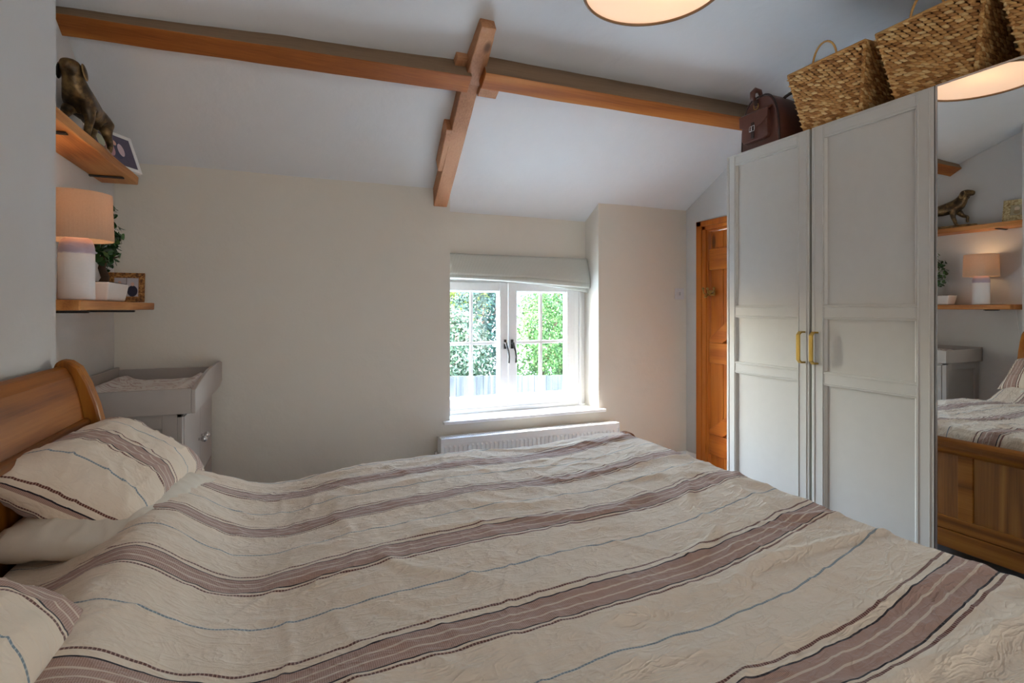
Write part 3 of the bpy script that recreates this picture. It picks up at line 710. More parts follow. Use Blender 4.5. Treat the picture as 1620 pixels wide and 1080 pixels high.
for cx, cy, cz, r in clumps:
    for k in range(26):
        d = Vector((random.gauss(0, 1), random.gauss(0, 1), random.gauss(0, .8))).normalized()*r*random.uniform(.5, 1.1); p = Vector((cx, cy, cz*1.22-.01))+d*1.1
        if p.x < -.085: p.x = -.085
        nrm = (d.normalized()+Vector((random.uniform(-.6, .6), random.uniform(-.6, .6), random.uniform(.1, .9)))).normalized(); a = nrm.orthogonal().normalized(); a.rotate(Matrix.Rotation(random.uniform(0, 6.3), 3, nrm)); b = nrm.cross(a)
        la, lb = random.uniform(.012, .018), random.uniform(.007, .010)
        pts = [bm.verts.new(p+a*(math.cos(t)*la)+b*(math.sin(t)*lb)-nrm*(.004*abs(math.sin(t)))) for t in [2*PI*i/8 for i in range(8)]]
        c_ = bm.verts.new(p-nrm*.002)
        for i in range(8): bm.faces.new((pts[i], pts[(i+1) % 8], c_))
obj('foliage', bm, leafmat(), pot, smooth=True)

# photo pictures: blurred small snapshots of people, drawn as plain shapes on the print
def picmat(name, bgc, blobs, sx, sz):
    m = N(name); tc = m.n('ShaderNodeTexCoord'); sp = m.n('ShaderNodeSeparateXYZ'); m.l(tc.outputs['Object'], sp.inputs[0])
    c = m.mix(m.noise(tc.outputs['Object'], 40, 3), tuple(x*.7 for x in bgc[:3])+(1,), bgc)
    for (u, v, ru, rv, col) in blobs:
        a = m.math('POWER', m.math('DIVIDE', m.math('SUBTRACT', sp.outputs[0], u*sx), ru*sx), 2); b = m.math('POWER', m.math('DIVIDE', m.math('SUBTRACT', sp.outputs[2], v*sz), rv*sz), 2)
        c = m.mix(m.math('LESS_THAN', m.math('ADD', a, b), 1), c, col)
    return m.fin(c, .3)
def frame(label, W, H, bw, mat, pic, loc, rotz, lean, mount=None, category='photo frame'):
    t = thing('photo_frame', label, category, loc, rotz)
    R = Matrix.Rotation(-lean, 4, 'X')
    def T(bm):
        for v in bm.verts: v.co = R @ v.co
        return bm
    bm = MB(); box(bm, -W/2, -W/2+bw, -.008, .008, 0, H); box(bm, W/2-bw, W/2, -.008, .008, 0, H); box(bm, -W/2+bw, W/2-bw, -.008, .008, 0, bw); box(bm, -W/2+bw, W/2-bw, -.008, .008, H-bw, H)
    box(bm, -W/2+.003, W/2-.003, .004, .008, .003, H-.003)
    obj('frame_moulding', T(bm), mat, t, bevel=.003)
    bm = MB(); w2, h2 = W/2-bw, H/2-bw
    if mount: box(bm, -w2, w2, -.004, .004, H/2-h2, H/2+h2); obj('mount', T(bm), mount, t); w2 -= .02; h2 -= .02; bm = MB()
    box(bm, -w2, w2, -.005, -.001, -h2, h2); p = obj('photograph', bm, pic, t); p.matrix_local = R @ Matrix.Translation((0, 0, H/2))
    yq = H*.6*math.sin(lean); bm = MB(); hexa(bm, [(-.015, .012+yq, H*.6), (.015, .012+yq, H*.6), (.015, .015+yq, H*.6), (-.015, .015+yq, H*.6), (-.02, .02+yq, .004), (.02, .02+yq, .004), (.02, .024+yq, .004), (-.02, .024+yq, .004)]); 
    obj('easel_back', bm, M_black, t)
    return t
skin_c = srgb(214, 170, 150)
p1 = picmat('garden_snapshot', srgb(92, 84, 110), [(.25, .05, .38, .75, srgb(60, 66, 96)), (.2, .55, .14, .2, skin_c), (-.2, .0, .3, .6, srgb(196, 150, 160)), (-.2, .5, .13, .17, skin_c), (.55, .1, .22, .5, srgb(214, 190, 196)), (-.7, .4, .25, .5, srgb(190, 196, 170))], .085, .065)
p2 = picmat('pair_snapshot', srgb(206, 200, 204), [(.45, -.35, .38, .5, srgb(30, 34, 56)), (.45, .28, .13, .18, skin_c), (-.5, -.3, .25, .6, srgb(70, 80, 110)), (-.5, .4, .12, .16, skin_c), (0, 0, .02, 3, srgb(80, 50, 30))], .055, .055)
p3 = picmat('baby_snapshot', srgb(186, 174, 140), [(0, .3, .4, .4, srgb(220, 200, 170)), (0, -.4, .5, .4, srgb(160, 140, 100))], .04, .04)
def burl():
    m = N('mottled_gilt'); n1 = m.noise(m.coord(), 90, 4, .7); c = m.ramp(n1, [(.35, srgb(78, 44, 18)), (.5, srgb(150, 98, 44)), (.66, srgb(196, 150, 84))]); return m.fin(c, .4, .2, m.bump(n1, .4, .003))
def ornate():
    m = N('antique_cream_gilt'); n1 = m.noise(m.coord(), 70, 4, .7); c = m.ramp(n1, [(.35, srgb(140, 112, 66)), (.5, srgb(196, 178, 128)), (.66, srgb(222, 208, 166))]); return m.fin(c, .5, .1, m.bump(n1, .6, .005))
frame('white photo frame standing on the far end of the upper shelf', .27, .19, .018, M_gloss, p1, (-.742, 3.035, UZ+.001), math.radians(62), math.radians(20))
frame('mottled brown photo frame on the lower shelf behind the plant pot', .15, .145, .026, burl(), p2, (-.745, 3.17, LZ+.001), math.radians(6), math.radians(10))
frame('ornate antique cream photo frame seen in the mirror', .165, .17, .045, ornate(), p3, (-.775, 2.235, UZ+.001), math.radians(82), math.radians(14))

# dog statue (faces -Y, towards the camera)
def bronze():
    m = N('aged_bronze'); v = m.coord(); n1 = m.noise(v, 18, 4, .6); g = m.n('ShaderNodeNewGeometry')
    f = m.math('ADD', m.math('MULTIPLY', m.math('SUBTRACT', g.outputs['Pointiness'], .5), 4), m.math('MULTIPLY', n1, 1))
    c = m.ramp(f, [(.35, srgb(38, 32, 26)), (.58, srgb(82, 64, 42)), (.85, srgb(168, 134, 84))]); return m.fin(c, .38, .55, m.bump(m.noise(v, 90, 3), .3, .002), .5)
M_bronze = bronze()
dog = thing('dog_statue', 'bronze statue of a standing hound with one paw raised on the upper shelf', 'statue', (-.768, 2.70, UZ+.001), math.radians(-4))
def skinned(name, verts, edges, rad, mat, parent, root=0, sub=2):
    me = bpy.data.meshes.new(name); me.from_pydata(verts, edges, []); o = bpy.data.objects.new(name, me); C.objects.link(o); o.parent = parent
    s = o.modifiers.new('skin', 'SKIN'); s.use_smooth_shade = True
    for i, r in enumerate(rad):
        sv = me.skin_vertices[0].data[i]; sv.radius = (r, r) if not isinstance(r, tuple) else r; sv.use_root = (i == root)
    b = o.modifiers.new('sub', 'SUBSURF'); b.levels = sub; b.render_levels = sub
    me.materials.append(mat)
    # bake to a plain mesh so it is one solid body
    dg = bpy.context.evaluated_depsgraph_get(); ev = o.evaluated_get(dg); m2 = bpy.data.meshes.new_from_object(ev); o.modifiers.clear(); o.data = m2
    for p in m2.polygons: p.use_smooth = True
    return o
V = [(0, .12, .150), (0, .06, .152), (0, -.03, .158), (0, -.085, .172), (0, -.120, .208), (0, -.138, .246), (0, -.156, .272), (0, -.192, .266), (0, -.222, .260),   # 0-8 spine, neck, skull, muzzle
     (.030, .125, .125), (.034, .10, .088), (.034, .148, .052), (.034, .138, .022), (.034, .118, .016),       # 9-13 hind leg r
     (-.030, .135, .125), (-.034, .135, .085), (-.034, .185, .052), (-.034, .180, .022), (-.034, .16, .016),  # 14-18 hind leg l
     (.030, -.075, .135), (.032, -.075, .088), (.030, -.09, .045), (.030, -.095, .022), (.030, -.115, .016),    # 19-23 front leg r (standing)
     (-.030, -.085, .135), (-.032, -.115, .098), (-.030, -.155, .082), (-.030, -.150, .050), (-.030, -.158, .038),       # 24-28 front leg l (raised)
     (0, .16, .150), (0, .20, .125), (0, .225, .085), (0, .245, .05)]       # 29-32 tail
E = [(0, 1), (1, 2), (2, 3), (3, 4), (4, 5), (5, 6), (6, 7), (7, 8), (0, 9), (9, 10), (10, 11), (11, 12), (12, 13), (0, 14), (14, 15), (15, 16), (16, 17), (17, 18),
     (3, 19), (19, 20), (20, 21), (21, 22), (22, 23), (3, 24), (24, 25), (25, 26), (26, 27), (27, 28), (0, 29), (29, 30), (30, 31), (31, 32)]
Rr = [r*1.15 for r in [.040, .038, .044, .049, .040, .030, .036, .022, .017, .027, .018, .011, .010, .010, .027, .018, .011, .010, .010, .024, .015, .012, .010, .011, .024, .015, .011, .009, .010, .013, .009, .007, .004]]
V = [(x*1.05, y*.92, z*1.0) for x, y, z in V]
body = skinned('dog_body', V, E, Rr, M_bronze, dog, 2)
for s in (-1, 1):
    bm = MB(); bmesh.ops.create_uvsphere(bm, u_segments=12, v_segments=8, radius=1)
    for v in bm.verts:
        x, y, z = v.co; v.co = Vector((s*(.036+x*.007+(1-z)*.005), -.134+y*.021+(-z)*.004, .256+z*.032))
    obj('ear', bm, M_bronze, dog, smooth=True)
bm = MB(); n = 30; top = []; bot = []
for k in range(n):
    a = 2*PI*k/n; j = 1+.08*noise.noise(Vector((math.cos(a)*2, math.sin(a)*2, 4))); top.append(bm.verts.new((.052*math.cos(a)*j, .215*math.sin(a)*j, .018+.003*noise.noise(Vector((a*3, 0, 0)))))); bot.append(bm.verts.new((.060*math.cos(a)*j, .225*math.sin(a)*j, 0)))
for k in range(n): bm.faces.new((bot[k], bot[(k+1) % n], top[(k+1) % n], top[k]))
bm.faces.new(top); bm.faces.new(bot[::-1]); o = obj('statue_base', bm, M_bronze, dog, bevel=.003)

# ------------------------------------------------------------------ changing table
ct = thing('changing_table', 'dove grey changing table dresser with a raised tray top in the corner', 'changing table', (-.6, 2.93, 0))
cx0, cx1, cy0, cy1 = XL+.012, -.40, 2.50, 3.375
bm = MB(); box(bm, cx0, cx1-.018, cy0+.012, cy1, .06, .825); box(bm, cx0, cx1-.05, cy0+.04, cy1-.02, 0, .06)
# side frame (stiles and rails) facing the room
box(bm, cx0, cx0+.05, cy0, cy0+.014, .06, .825); box(bm, cx1-.07, cx1-.018, cy0, cy0+.014, .06, .825); box(bm, cx0+.05, cx1-.07, cy0, cy0+.014, .755, .825); box(bm, cx0+.05, cx1-.07, cy0, cy0+.014, .06, .13)
box(bm, cx1-.018, cx1, cy0, cy0+.03, .06, .825); box(bm, cx1-.018, cx1, cy1-.03, cy1, .06, .825); box(bm, cx1-.018, cx1, cy0, cy1, .795, .825); box(bm, cx1-.018, cx1, cy0, cy1, .43, .45); box(bm, cx1-.018, cx1, cy0, cy1, .06, .09)
obj('cabinet_body', local(bm, ct), M_greyt, ct, bevel=.002)
ym = (cy0+cy1)/2
for a, b, hy in ((cy0+.033, ym-.002, ym-.045), (ym+.002, cy1-.033, ym+.045)):
    bm = MB(); box(bm, cx1-.014, cx1+.003, a, b, .453, .792); d = obj('cupboard_door', local(bm, ct), M_greyt, ct, bevel=.002)
    k = MB(); tube(k, [(cx1+.003, hy, .62), (cx1+.016, hy, .62)], .006); bmesh.ops.create_uvsphere(k, u_segments=14, v_segments=9, radius=.015, matrix=Matrix.Translation((cx1+.026, hy, .62))); obj('knob', local(k, ct), M_chrome, d, smooth=True)
for z0, z1 in ((.262, .427), (.093, .258)):
    bm = MB(); box(bm, cx1-.014, cx1+.003, cy0+.033, cy1-.033, z0, z1); d = obj('drawer', local(bm, ct), M_greyt, ct, bevel=.002)
    for hy in (cy0+.22, cy1-.22):
        k = MB(); tube(k, [(cx1+.003, hy, (z0+z1)/2), (cx1+.016, hy, (z0+z1)/2)], .006); bmesh.ops.create_uvsphere(k, u_segments=14, v_segments=9, radius=.015, matrix=Matrix.Translation((cx1+.026, hy, (z0+z1)/2))); obj('knob', local(k, ct), M_chrome, d, smooth=True)
bm = MB(); tx0, tx1, ty0, ty1 = cx0, -.350, 2.475, 3.385
box(bm, tx0, tx1-.01, ty0+.01, ty1, .815, .832)
box(bm, tx0, tx1-.016, ty0, ty0+.016, .812, .912); box(bm, tx0, tx1-.016, ty1-.016, ty1, .812, .912); box(bm, tx0, tx0+.016, ty0, ty1, .812, .925)
pts = [(ty0, .812), (ty0, .908)]
for i in range(1, 16):
    t = i/15; pts.append((ty0+(ty1-ty0)*t, .908+.038*min(1, (t/.45))**.8 if t < .9 else .946-.012*((t-.9)/.1)**2))
pts += [(ty1, .835), (ty1-.1, .812)]
prism(bm, pts, 'x', tx1-.016, tx1)
obj('tray_top', local(bm, ct), M_greyt, ct, bevel=.003)
def matcloth():
    m = N('patterned_changing_mat'); v = m.coord(); n1 = m.noise(v, 9, 2, .5, 2); r = m.math('ABSOLUTE', m.math('SUBTRACT', n1, .5))
    c = m.ramp(r, [(0, srgb(196, 174, 170)), (.03, srgb(214, 200, 196)), (.05, srgb(234, 230, 226)), (1, srgb(234, 230, 226))]); return m.fin(c, .6, 0, m.bump(n1, .3, .01))
cm = thing('changing_mat', 'white patterned padded changing mat lying in the grey tray', 'changing mat', (-.597, 2.93, .838))
bm = MB(); nx_, ny_ = 16, 28; G = []
for i in range(nx_+1):
    row = []
    for j in range(ny_+1):
        a, b = i/nx_*2-1, j/ny_*2-1; z = .034*(1-a**8)*(1-b**8)+.035*math.exp(-((abs(a)-.82)/.18)**2)*(1-b**8)+.004*noise.noise(Vector((a*4, b*6, 1)))
        row.append(bm.verts.new((a*.215, b*.42, z)))
    G.append(row)
for i in range(nx_):
    for j in range(ny_): bm.faces.new((G[i][j], G[i+1][j], G[i+1][j+1], G[i][j+1]))
o = obj('mat_pad', bm, matcloth(), cm, smooth=True)

# ------------------------------------------------------------------ bed
BY0, BY1 = .21, 2.14
bed = thing('bed', 'honey oak sleigh bed with scrolled headboard and panelled footboard', 'bed', (.4, 1.25, 0))
front = [(-.500, .02), (-.505, .30), (-.520, .60), (-.541, .868), (-.554, .927), (-.5755, .994), (-.600, 1.046), (-.625, 1.066), (-.645, 1.070), (-.660, 1.062)]
back = [(-.668, 1.040), (-.662, 1.022), (-.652, 1.0), (-.642, .96), (-.635, .90), (-.628, .80), (-.62, .60), (-.61, .30), (-.605, .02)]
front = [(x-.016, z) for x, z in front]; back = [(x-.016, z) for x, z in back]
for y in (BY1-.05, BY0):
    bm = MB(); prism(bm, front+back, 'y', y, y+.05); obj('headboard_post', local(bm, bed), M_oak, bed, bevel=.008)
def shift(p, dx, k=1): return [(x-dx, z-(.008 if z > .9 else 0)) for x, z in p]
bm = MB(); fr = [(-.600, .880), (-.606, .925), (-.616, .972), (-.630, 1.018), (-.646, 1.044), (-.664, 1.052), (-.676, 1.040), (-.668, 1.018), (-.652, .99), (-.645, .94), (-.640, .880)]
prism(bm, fr, 'y', BY0+.05, BY1-.05); obj('headboard_top_rail', local(bm, bed), M_oak_y, bed, smooth=False, bevel=.006)
bm = MB(); tube(bm, [(-.598, BY0+.05, .872), (-.598, BY1-.05, .872)], .014, 10)
for y in (BY1-.062, BY1-.105, BY0+.062, BY0+.105): tube(bm, [(-.598, y, .872), (-.594, y, .6), (-.585, y, .3)], .008, 8)
obj('headboard_moulding', local(bm, bed), M_oak_y, bed, smooth=True)
bm = MB(); prism(bm, [(-.610, .885), (-.605, .6), (-.597, .25), (-.612, .25), (-.622, .6), (-.632, .885)], 'y', BY0+.05, BY1-.05); obj('headboard_panel', local(bm, bed), M_oak, bed)
# side rails
for y in (BY1-.04, BY0+.01):
    bm = MB(); box(bm, -.52, 1.37, y, y+.03, .16, .36); obj('side_rail', local(bm, bed), wood('oak_side_rail', srgb(110, 60, 10), srgb(146, 84, 18), srgb(170, 108, 34), 'X', 1, .33) if y > 1 else bpy.data.materials['oak_side_rail'], bed, bevel=.003)
# footboard
FX = 1.427
for y in (BY1-.05, BY0):
    bm = MB(); c0, cz_ = FX+.012, .622
    pts = [(FX-.018, .0), (FX-.018, .12), (FX-.02, .5), (FX-.03, .6)]+[(c0+.040*math.cos(a), cz_+.038*math.sin(a)) for a in [math.radians(q) for q in range(170, -60, -20)]]+[(FX+.018, .57), (FX+.014, .5), (FX+.018, .12), (FX+.03, 0)]
    prism(bm, pts, 'y', y, y+.05); obj('footboard_post', local(bm, bed), M_oak, bed, bevel=.005)
bm = MB(); pts = [(FX-.012, .555), (FX-.016, .585)]+[(c0+.034*math.cos(a), .598+.032*math.sin(a)) for a in [math.radians(q) for q in range(170, -70, -20)]]+[(FX+.010, .555)]
prism(bm, pts, 'y', BY0+.05, BY1-.05); obj('footboard_top_rail', local(bm, bed), M_oak_y, bed, bevel=.003)
bm = MB(); box(bm, FX-.010, FX+.008, BY0+.05, BY1-.05, .20, .56); obj('footboard_panel', local(bm, bed), wood('oak_foot_panel', srgb(128, 76, 24), srgb(156, 98, 36), srgb(176, 118, 50), 'Z', 1.0, .35, 10, False, .8), bed)
bm = MB(); box(bm, FX-.01, FX+.018, BY0+.05, BY1-.05, .205, .265); box(bm, FX-.01, FX+.024, BY0+.05, BY1-.05, .122, .203)
n = 3; 
for i in range(n+1):
    yy = BY0+.05+(BY1-BY0-.16)*i/n
    if i in (1, 2) or i in (0, n): box(bm, FX-.01, FX+.016, yy, yy+.06, .265, .56)
obj('footboard_rails', local(bm, bed), M_oak_y, bed, bevel=.003)
mt = MB(); box(mt, -.50, 1.345, BY0+.035, BY1-.045, .30, .575); mo = obj('mattress', mt, M_cream, bevel=.04); tag(mo, 'thick cream mattress under the striped duvet', 'mattress')
mb = MB()
for i in range(12): box(mb, -.48+.15*i, -.40+.15*i, BY0+.04, BY1-.04, .27, .295)
obj('slats', local(mb, bed), M_oak_y, bed)

# duvet: a sheet laid over the bed, UV in metres
DX0, DX1 = -.57, 1.388
DY0_, DY1_ = .25, 2.125
KN = [(.585, .555), (.92, .918), (1.30, 1.281), (1.60, 1.644), (1.89, 2.007)]
def vmap(x, w):
    g = (.085+.06*max(0, min((1.35-w)/.35, (w-.55)/.4, 1)))*(x-.3)**2
    y = w-g
    if y <= KN[0][0]: return KN[0][1]+(y-KN[0][0])
    for (a, va), (b, vb) in zip(KN, KN[1:]):
        if y <= b: return va+(vb-va)*(y-a)/(b-a)
    return KN[-1][1]+(y-KN[-1][0])*1.1
def height(x, y):
    far = max(0, min(1, (y-.8)/1.2))
    h = .648
    h += .075*math.exp(-((x+.31)/.12)**2)*(.35+.65*math.exp(-((y-1.45)/.5)**2)+.15)
    h -= .028*math.exp(-((x+.05-.05*(y-1.5))/.16)**2)
    h += .026*math.exp(-((x-1.3)/.25)**2)+.012*math.exp(-((x-.55)/.3)**2)
    h += .008*noise.noise(Vector((x*1.7, y*2.1, .3)))+.005*noise.noise(Vector((x*3.5, y*4.5, 7)))
    # crease ridges
    q = noise.noise(Vector((x*2.2+1.5*noise.noise(Vector((x*2, y*2, 9))), y*5.5, 2.2)))
    h += .0075*(1-min(1, abs(q)*5))*(.5+.5*min(1, max(0, x)))
    q = noise.noise(Vector((x*7+y*2, y*6-x*3+1.2*noise.noise(Vector((x*5, y*5, 1))), 5)))
    h += .0035*(1-min(1, abs(q)*5))
    q = noise.noise(Vector((x*14-y*6, y*13+x*5, 8)))
    h += .0016*(1-min(1, abs(q)*4))
    if x < -.36: h += 0
    return h
NS, NW = 330, 400
s0, s1 = DX0, DX1+.20; w0, w1 = DY0_-.34, DY1_+.34
bm = MB(); uvl = bm.loops.layers.uv.new('UVMap'); G = []
def edgepath(d, r=.07):
    """distance past the edge -> (horizontal advance, drop)"""
    if d <= 0: return 0, 0
    q = r*PI/2
    if d < q: a = d/r; return r*math.sin(a), r*(1-math.cos(a))
    return r, r+(d-q)
for i in range(NS+1):
    s = s0+(s1-s0)*i/NS; row = []
    for j in range(NW+1):
        w_ = w0+(w1-w0)*j/NW
        r = .06
        dx, dzx = edgepath(s-(DX1-.0), .045); x = min(s, DX1)+dx*.3
        if w_ > DY1_-r: dy, dz = edgepath(w_-(DY1_-r), r); y = DY1_-r+dy
        elif w_ < DY0_+r: dy, dz = edgepath((DY0_+r)-w_, r); y = DY0_+r-dy
        else: y, dz = w_, 0
        h = height(x, y)
        z = h-dz-dzx
        if dz > r:
            f = (dz-r); k = 1 if w_ > 1 else -1
            y += k*(.012*math.sin(x*9+2*noise.noise(Vector((x*2, 0, 0))))*min(1, f*6)+.01*f)
        if dzx > .02: x += .006*math.sin(y*14)
        row.append((bm.verts.new((x, y, z)), s, w_))
    G.append(row)
for i in range(NS):
    for j in range(NW):
        q = (G[i][j], G[i+1][j], G[i+1][j+1], G[i][j+1]); f = bm.faces.new([a[0] for a in q])
        for lp, a in zip(f.loops, q): lp[uvl].uv = (a[1], vmap(a[1], a[2]))
du = obj('duvet', bm, M_duvet, smooth=True); tag(du, 'crumpled cream linen duvet with mauve and brown stripe bands covering the bed', 'duvet')
# stripe phase: band centres at y = 2.007 - .363 k

def pillow(name, label, L, W, T, loc, rot, seed, mat, uvoff=0, period=.31, dent=0, near_seam=True):
    """L along local Y (long side), W along local X, thickness T; stripes run along X"""
    t = thing(name, label, 'pillow', loc, 0); 
    t.rotation_euler = rot
    bm = MB(); uvl = bm.loops.layers.uv.new('UVMap'); n, m_ = 56, 72
    AL = [0.0]; pz = T/2
    for q in range(1, 201):
        b = q/200; z = T/2*max(0, 1-b**3.6)**.5; AL.append(AL[-1]+math.hypot(L/2/200*.95, z-pz)); pz = z
    arc = lambda b: math.copysign(AL[min(200, int(round(abs(b)*200)))], b)
    uo = uvoff+AL[200] if near_seam else uvoff-AL[200]
    def pt(a, b, sgn):
        ca = abs(a); cb = abs(b)
        edge = (1-ca**3.2)**.55*(1-cb**3.6)**.5
        px = a*W/2*(1-.07*(1-cb**2)*ca**2*0-.06*(1-(1-cb)**.8)*0); py = b*L/2
        # pinch the sides in between pointed corners
        px *= 1-.07*(1-cb**4); py *= 1-.05*(1-ca**4)
        z = sgn*T/2*edge
        cr = noise.noise(Vector((px*9+seed, py*7, sgn*3))); cr2 = noise.noise(Vector((px*20+seed, py*16, sgn*5)))
        z += (.010*cr+.005*(1-min(1, abs(cr2)*4)))*min(1, edge*2.2)
        z -= dent*math.exp(-((px)/.12)**2-((py-.05)/.2)**2)*(sgn > 0)
        return (px, py, z)
    for sgn in (1, -1):
        g = [[bm.verts.new(pt(-1+2*i/n, -1+2*j/m_, sgn)) for j in range(m_+1)] for i in range(n+1)]
        for i in range(n):
            for j in range(m_):
                q = ((i, j), (i+1, j), (i+1, j+1), (i, j+1)); f = bm.faces.new([g[a][b] for a, b in q])
                for lp, (a, b) in zip(f.loops, q): lp[uvl].uv = (-W/2+W*a/n+(.003 if sgn > 0 else 1.1), arc(-1+2*b/m_)+uo+(0 if sgn > 0 else -.11))
    bmesh.ops.remove_doubles(bm, verts=bm.verts, dist=.0004)
    obj('pillow_case', bm, mat, t, smooth=True)
    # flanged seam along the open end
    return t
M_pil = linen('striped_linen_pillow', .30, 0, .25)
M_pil_plain = plain('plain_linen', srgb(216, 206, 190), .9, 0, .3, 30)
pillow('pillow', 'plain cream pillow lying under the striped far pillow', .55, .35, .12, (-.43, 1.73, .69), (0, math.radians(4), math.radians(-7)), 4, M_pil_plain)
pillow('pillow', 'striped linen pillow on the far side of the bed', .62, .36, .20, (-.458, 1.835, .765), (0, math.radians(31), math.radians(-6)), 1, M_pil, .172)
pillow('pillow', 'plump striped linen pillow cut off by the left edge of the photo', .70, .33, .19, (-.49, .83, .745), (0, math.radians(24), math.radians(-4)), 2, M_pil, .25, near_seam=False)

# ------------------------------------------------------------------ outside
bm = MB(); box(bm, -25, 35, 3.68, 60, -2.4, -2.2)
struct('ground', bm, plain('pale_bounce_ground', srgb(194, 203, 201), .9, 0, .5, 8))  # unseen ground made pale so it bounces neutral light onto the ceiling
M_fence = wood('weathered_fence', srgb(40, 41, 42), srgb(50, 51, 52), srgb(60, 60, 60), 'Z', 1, .9, 5)
fe = thing('garden_fence', 'pale weathered timber garden fence beyond the window', 'fence', (5, 10.5, -2.2))
n = 0; bm = MB(); x = -4.0
while x < 14:
    yy = 10.5+.05*math.sin(x)-(.9 if x < 3.5 else 0)*max(0, (3.5-x))*.0; zt = -.20+.04*(x-5)*-.9+random.uniform(-.01, .01)
    box(bm, x, x+.135, yy, yy+.02+.008*(n % 2), -2.2, zt); x += .142; n += 1
obj('boards', local(bm, fe), M_fence, fe)
for x in (-2.5, .2, 2.9, 5.6, 8.3, 11):
    bm = MB(); box(bm, x, x+.1, 10.55, 10.66, -2.2, -.25); obj('post', local(bm, fe), M_fence, fe)
def foliage_mat(name, a, b, c, tr=.2):
    m = N(name); g = m.n('ShaderNodeNewGeometry'); col = m.ramp(g.outputs['Random Per Island'], [(0, a), (.55, b), (1, c)]); m.fin(col, .75, 0, None, .15)
    t = m.n('ShaderNodeBsdfTranslucent'); m.l(col, t.inputs[0]); mx = m.n('ShaderNodeMixShader'); mx.inputs[0].default_value = tr
    m.l(m.b.outputs[0], mx.inputs[1]); m.l(t.outputs[0], mx.inputs[2]); m.l(mx.outputs[0], m.out.inputs[0]); return m.m
M_bark = plain('tree_bark', srgb(96, 78, 66), .95, 0, .8, 20, .1, .3)
def tree(name, label, cx, cy, z0, z1, rx, ry, nleaf, ls, mat, trunk=True, dens=.75, cat='tree'):
    t = thing(name, label, cat, (cx, cy, -2.2))
    bm = MB(); mid = (z0+z1)/2; hz = (z1-z0)/2; rnd = random.Random(int(cx*100+cy))
    for k in range(nleaf):
        while True:
            d = Vector((rnd.uniform(-1, 1), rnd.uniform(-1, 1), rnd.uniform(-1, 1)))
            if .05 < d.length < 1: break
        if d.y > .35: d.y = -d.y
        q = d.normalized()*(dens+(1-dens)*rnd.random()); lump = 1+.22*noise.noise(q*2.6+Vector((cx, 0, 0)))+.10*noise.noise(q*7)
        p = Vector((q.x*rx*lump, q.y*ry*lump, q.z*hz*lump+mid+2.2))
        nn = (q+Vector((rnd.uniform(-.8, .8), rnd.uniform(-.8, .8), rnd.uniform(-.5, .9)))).normalized(); a = nn.orthogonal().normalized(); a.rotate(Matrix.Rotation(rnd.uniform(0, 6.3), 3, nn)); b = nn.cross(a); s = ls*rnd.uniform(.6, 1.3)
        v = [bm.verts.new(p+a*s), bm.verts.new(p+b*s*.5), bm.verts.new(p-a*s*.9), bm.verts.new(p-b*s*.5)]; bm.faces.new(v)
    obj('crown', bm, mat, t)
    bm = MB(); tube(bm, [(0, 0, 0), (.1, 0, (mid+2.2)*.5), (0, .05, mid+2.2)], [.2, .16, .1], 8)
    for k in range(6): a = k*1.05; tube(bm, [(0, 0, mid+1.4), (rx*.5*math.cos(a), ry*.5*math.sin(a), mid+2.2+.5*hz)], [.07, .03], 6)
    obj('trunk', bm, M_bark, t, smooth=True)
    return t
F1 = foliage_mat('yellow_green_leaf', srgb(66, 76, 22), srgb(100, 108, 40), srgb(124, 130, 64))
F2 = foliage_mat('silvery_leaf', srgb(30, 44, 28), srgb(56, 72, 50), srgb(136, 142, 122))
F3 = foliage_mat('dark_leaf', srgb(14, 30, 24), srgb(28, 48, 38), srgb(60, 80, 66))
F4 = foliage_mat('conifer_leaf', srgb(28, 50, 20), srgb(52, 80, 36), srgb(84, 112, 60))
tree('garden_tree', 'yellow green bushy tree at the top left of the window view', 5.2, 18.6, .3, 3.4, 1.6, 1.2, 6000, .09, F1)
tree('garden_tree', 'silvery leaved shrub tree seen through the left window panes', 3.5, 12.3, -1.2, 1.25, .95, .75, 9000, .055, F2)
tree('garden_tree', 'dark green tree just left of the window mullion', 5.1, 14.9, -1.6, 2.2, 1.0, .85, 9000, .06, F3)
tree('conifer_hedge', 'bright green conifer seen through the right window panes', 5.85, 12.3, -1.3, 1.72, .88, .75, 15000, .04, F4)
tree('conifer_hedge', 'tall bright green conifer at the right edge of the window view', 7.75, 15.2, -.75, 3.0, 1.15, .9, 14000, .045, F4)
tree('garden_tree', 'leafy tree further right along the fence', 11.2, 13.5, -1.2, 2.5, 1.5, 1.1, 6000, .08, F3)
tree('garden_tree', 'leafy tree at the far left end of the garden fence', -.2, 14.0, -1.2, 2.2, 1.6, 1.1, 6000, .08, F3)
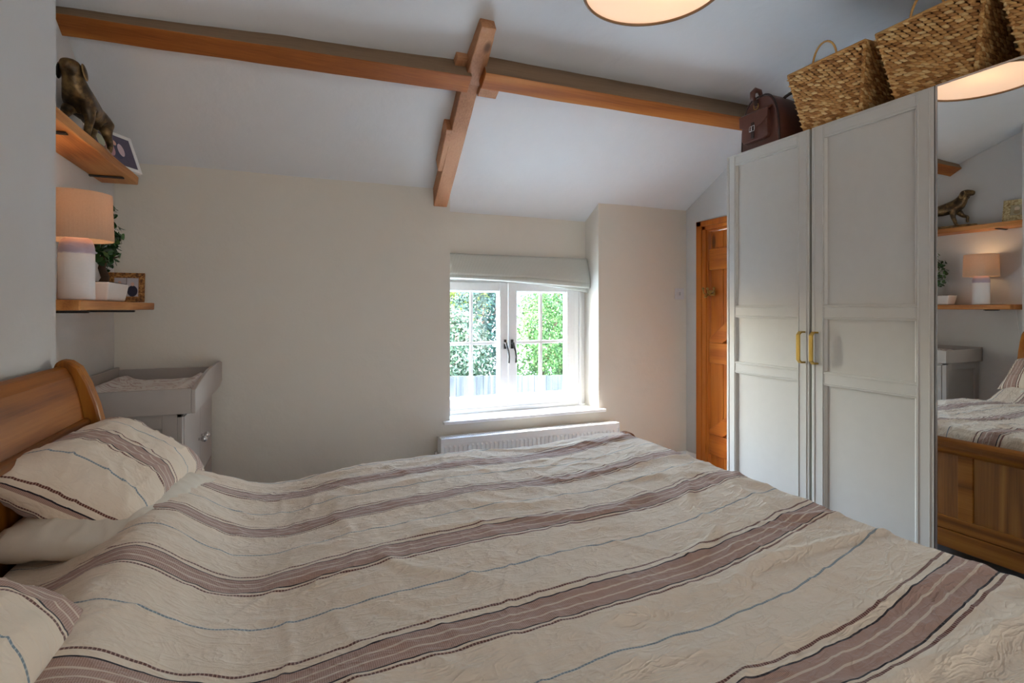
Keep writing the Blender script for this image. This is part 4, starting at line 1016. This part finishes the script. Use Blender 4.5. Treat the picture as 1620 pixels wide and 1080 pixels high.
# neighbour's house with slate roof
hs = thing('neighbour_house', 'distant house with a blue grey slate roof behind the conifers', 'house', (9, 27, -2.2))
bm = MB(); box(bm, 3.5, 16, 25, 32, -2.2, 1.6); obj('walls', local(bm, hs), plain('pale_render', srgb(214, 206, 196), .9), hs)
bm = MB(); prism(bm, [(24.6, 1.5), (28.5, 4.2), (32.4, 1.5), (32.4, 1.3), (28.5, 4.0), (24.6, 1.3)], 'x', 3.2, 16.3)
def slate():
    m = N('slate_roof'); br = m.n('ShaderNodeTexBrick'); m.l(m.coord('Object', (1, 1, 1)), br.inputs[0]); br.inputs['Scale'].default_value = 3
    br.inputs['Color1'].default_value = srgb(46, 54, 68); br.inputs['Color2'].default_value = srgb(58, 66, 80); br.inputs['Mortar'].default_value = srgb(60, 66, 76); return m.fin(br.outputs[0], .6)
obj('roof', local(bm, hs), slate(), hs)
# shed with a blue sheet
sh = thing('garden_shed', 'small shiplap timber shed in front of the garden fence', 'shed', (2.75, 8.6, -2.2))
bm = MB()
for i in range(11): zz = -2.2+.125*i; prism(bm, [(8.2-.012, zz), (8.2, zz+.125), (9.2, zz+.125), (9.2, zz)], 'x', 2.35, 3.3)
obj('cladding', local(bm, sh), wood('cedar_cladding', srgb(96, 62, 38), srgb(124, 86, 56), srgb(144, 104, 72), 'X', 1, .8, 4), sh)
bm = MB(); hexa(bm, [(2.25, 8.1, -.86), (3.4, 8.1, -.70), (3.4, 9.3, -.62), (2.25, 9.3, -.78), (2.25, 8.1, -.83), (3.4, 8.1, -.67), (3.4, 9.3, -.59), (2.25, 9.3, -.75)]); obj('roof_board', local(bm, sh), plain('grey_felt', srgb(96, 102, 108), .8), sh)
bm = MB(); G = [[bm.verts.new((2.28+.6*i/10, 8.08+.9*j/10, -.79+.085*i/10+.06*j/10+.02*noise.noise(Vector((i*.5, j*.5, 0))))) for j in range(11)] for i in range(11)]
for i in range(10):
    for j in range(10): bm.faces.new((G[i][j], G[i+1][j], G[i+1][j+1], G[i][j+1]))
tp = obj('tarpaulin', bm, plain('blue_plastic_sheet', srgb(28, 62, 130), .4), smooth=True); tag(tp, 'crumpled blue sheet lying on the shed roof', 'tarpaulin')
sm = tp.modifiers.new('t', 'SOLIDIFY'); sm.thickness = .006
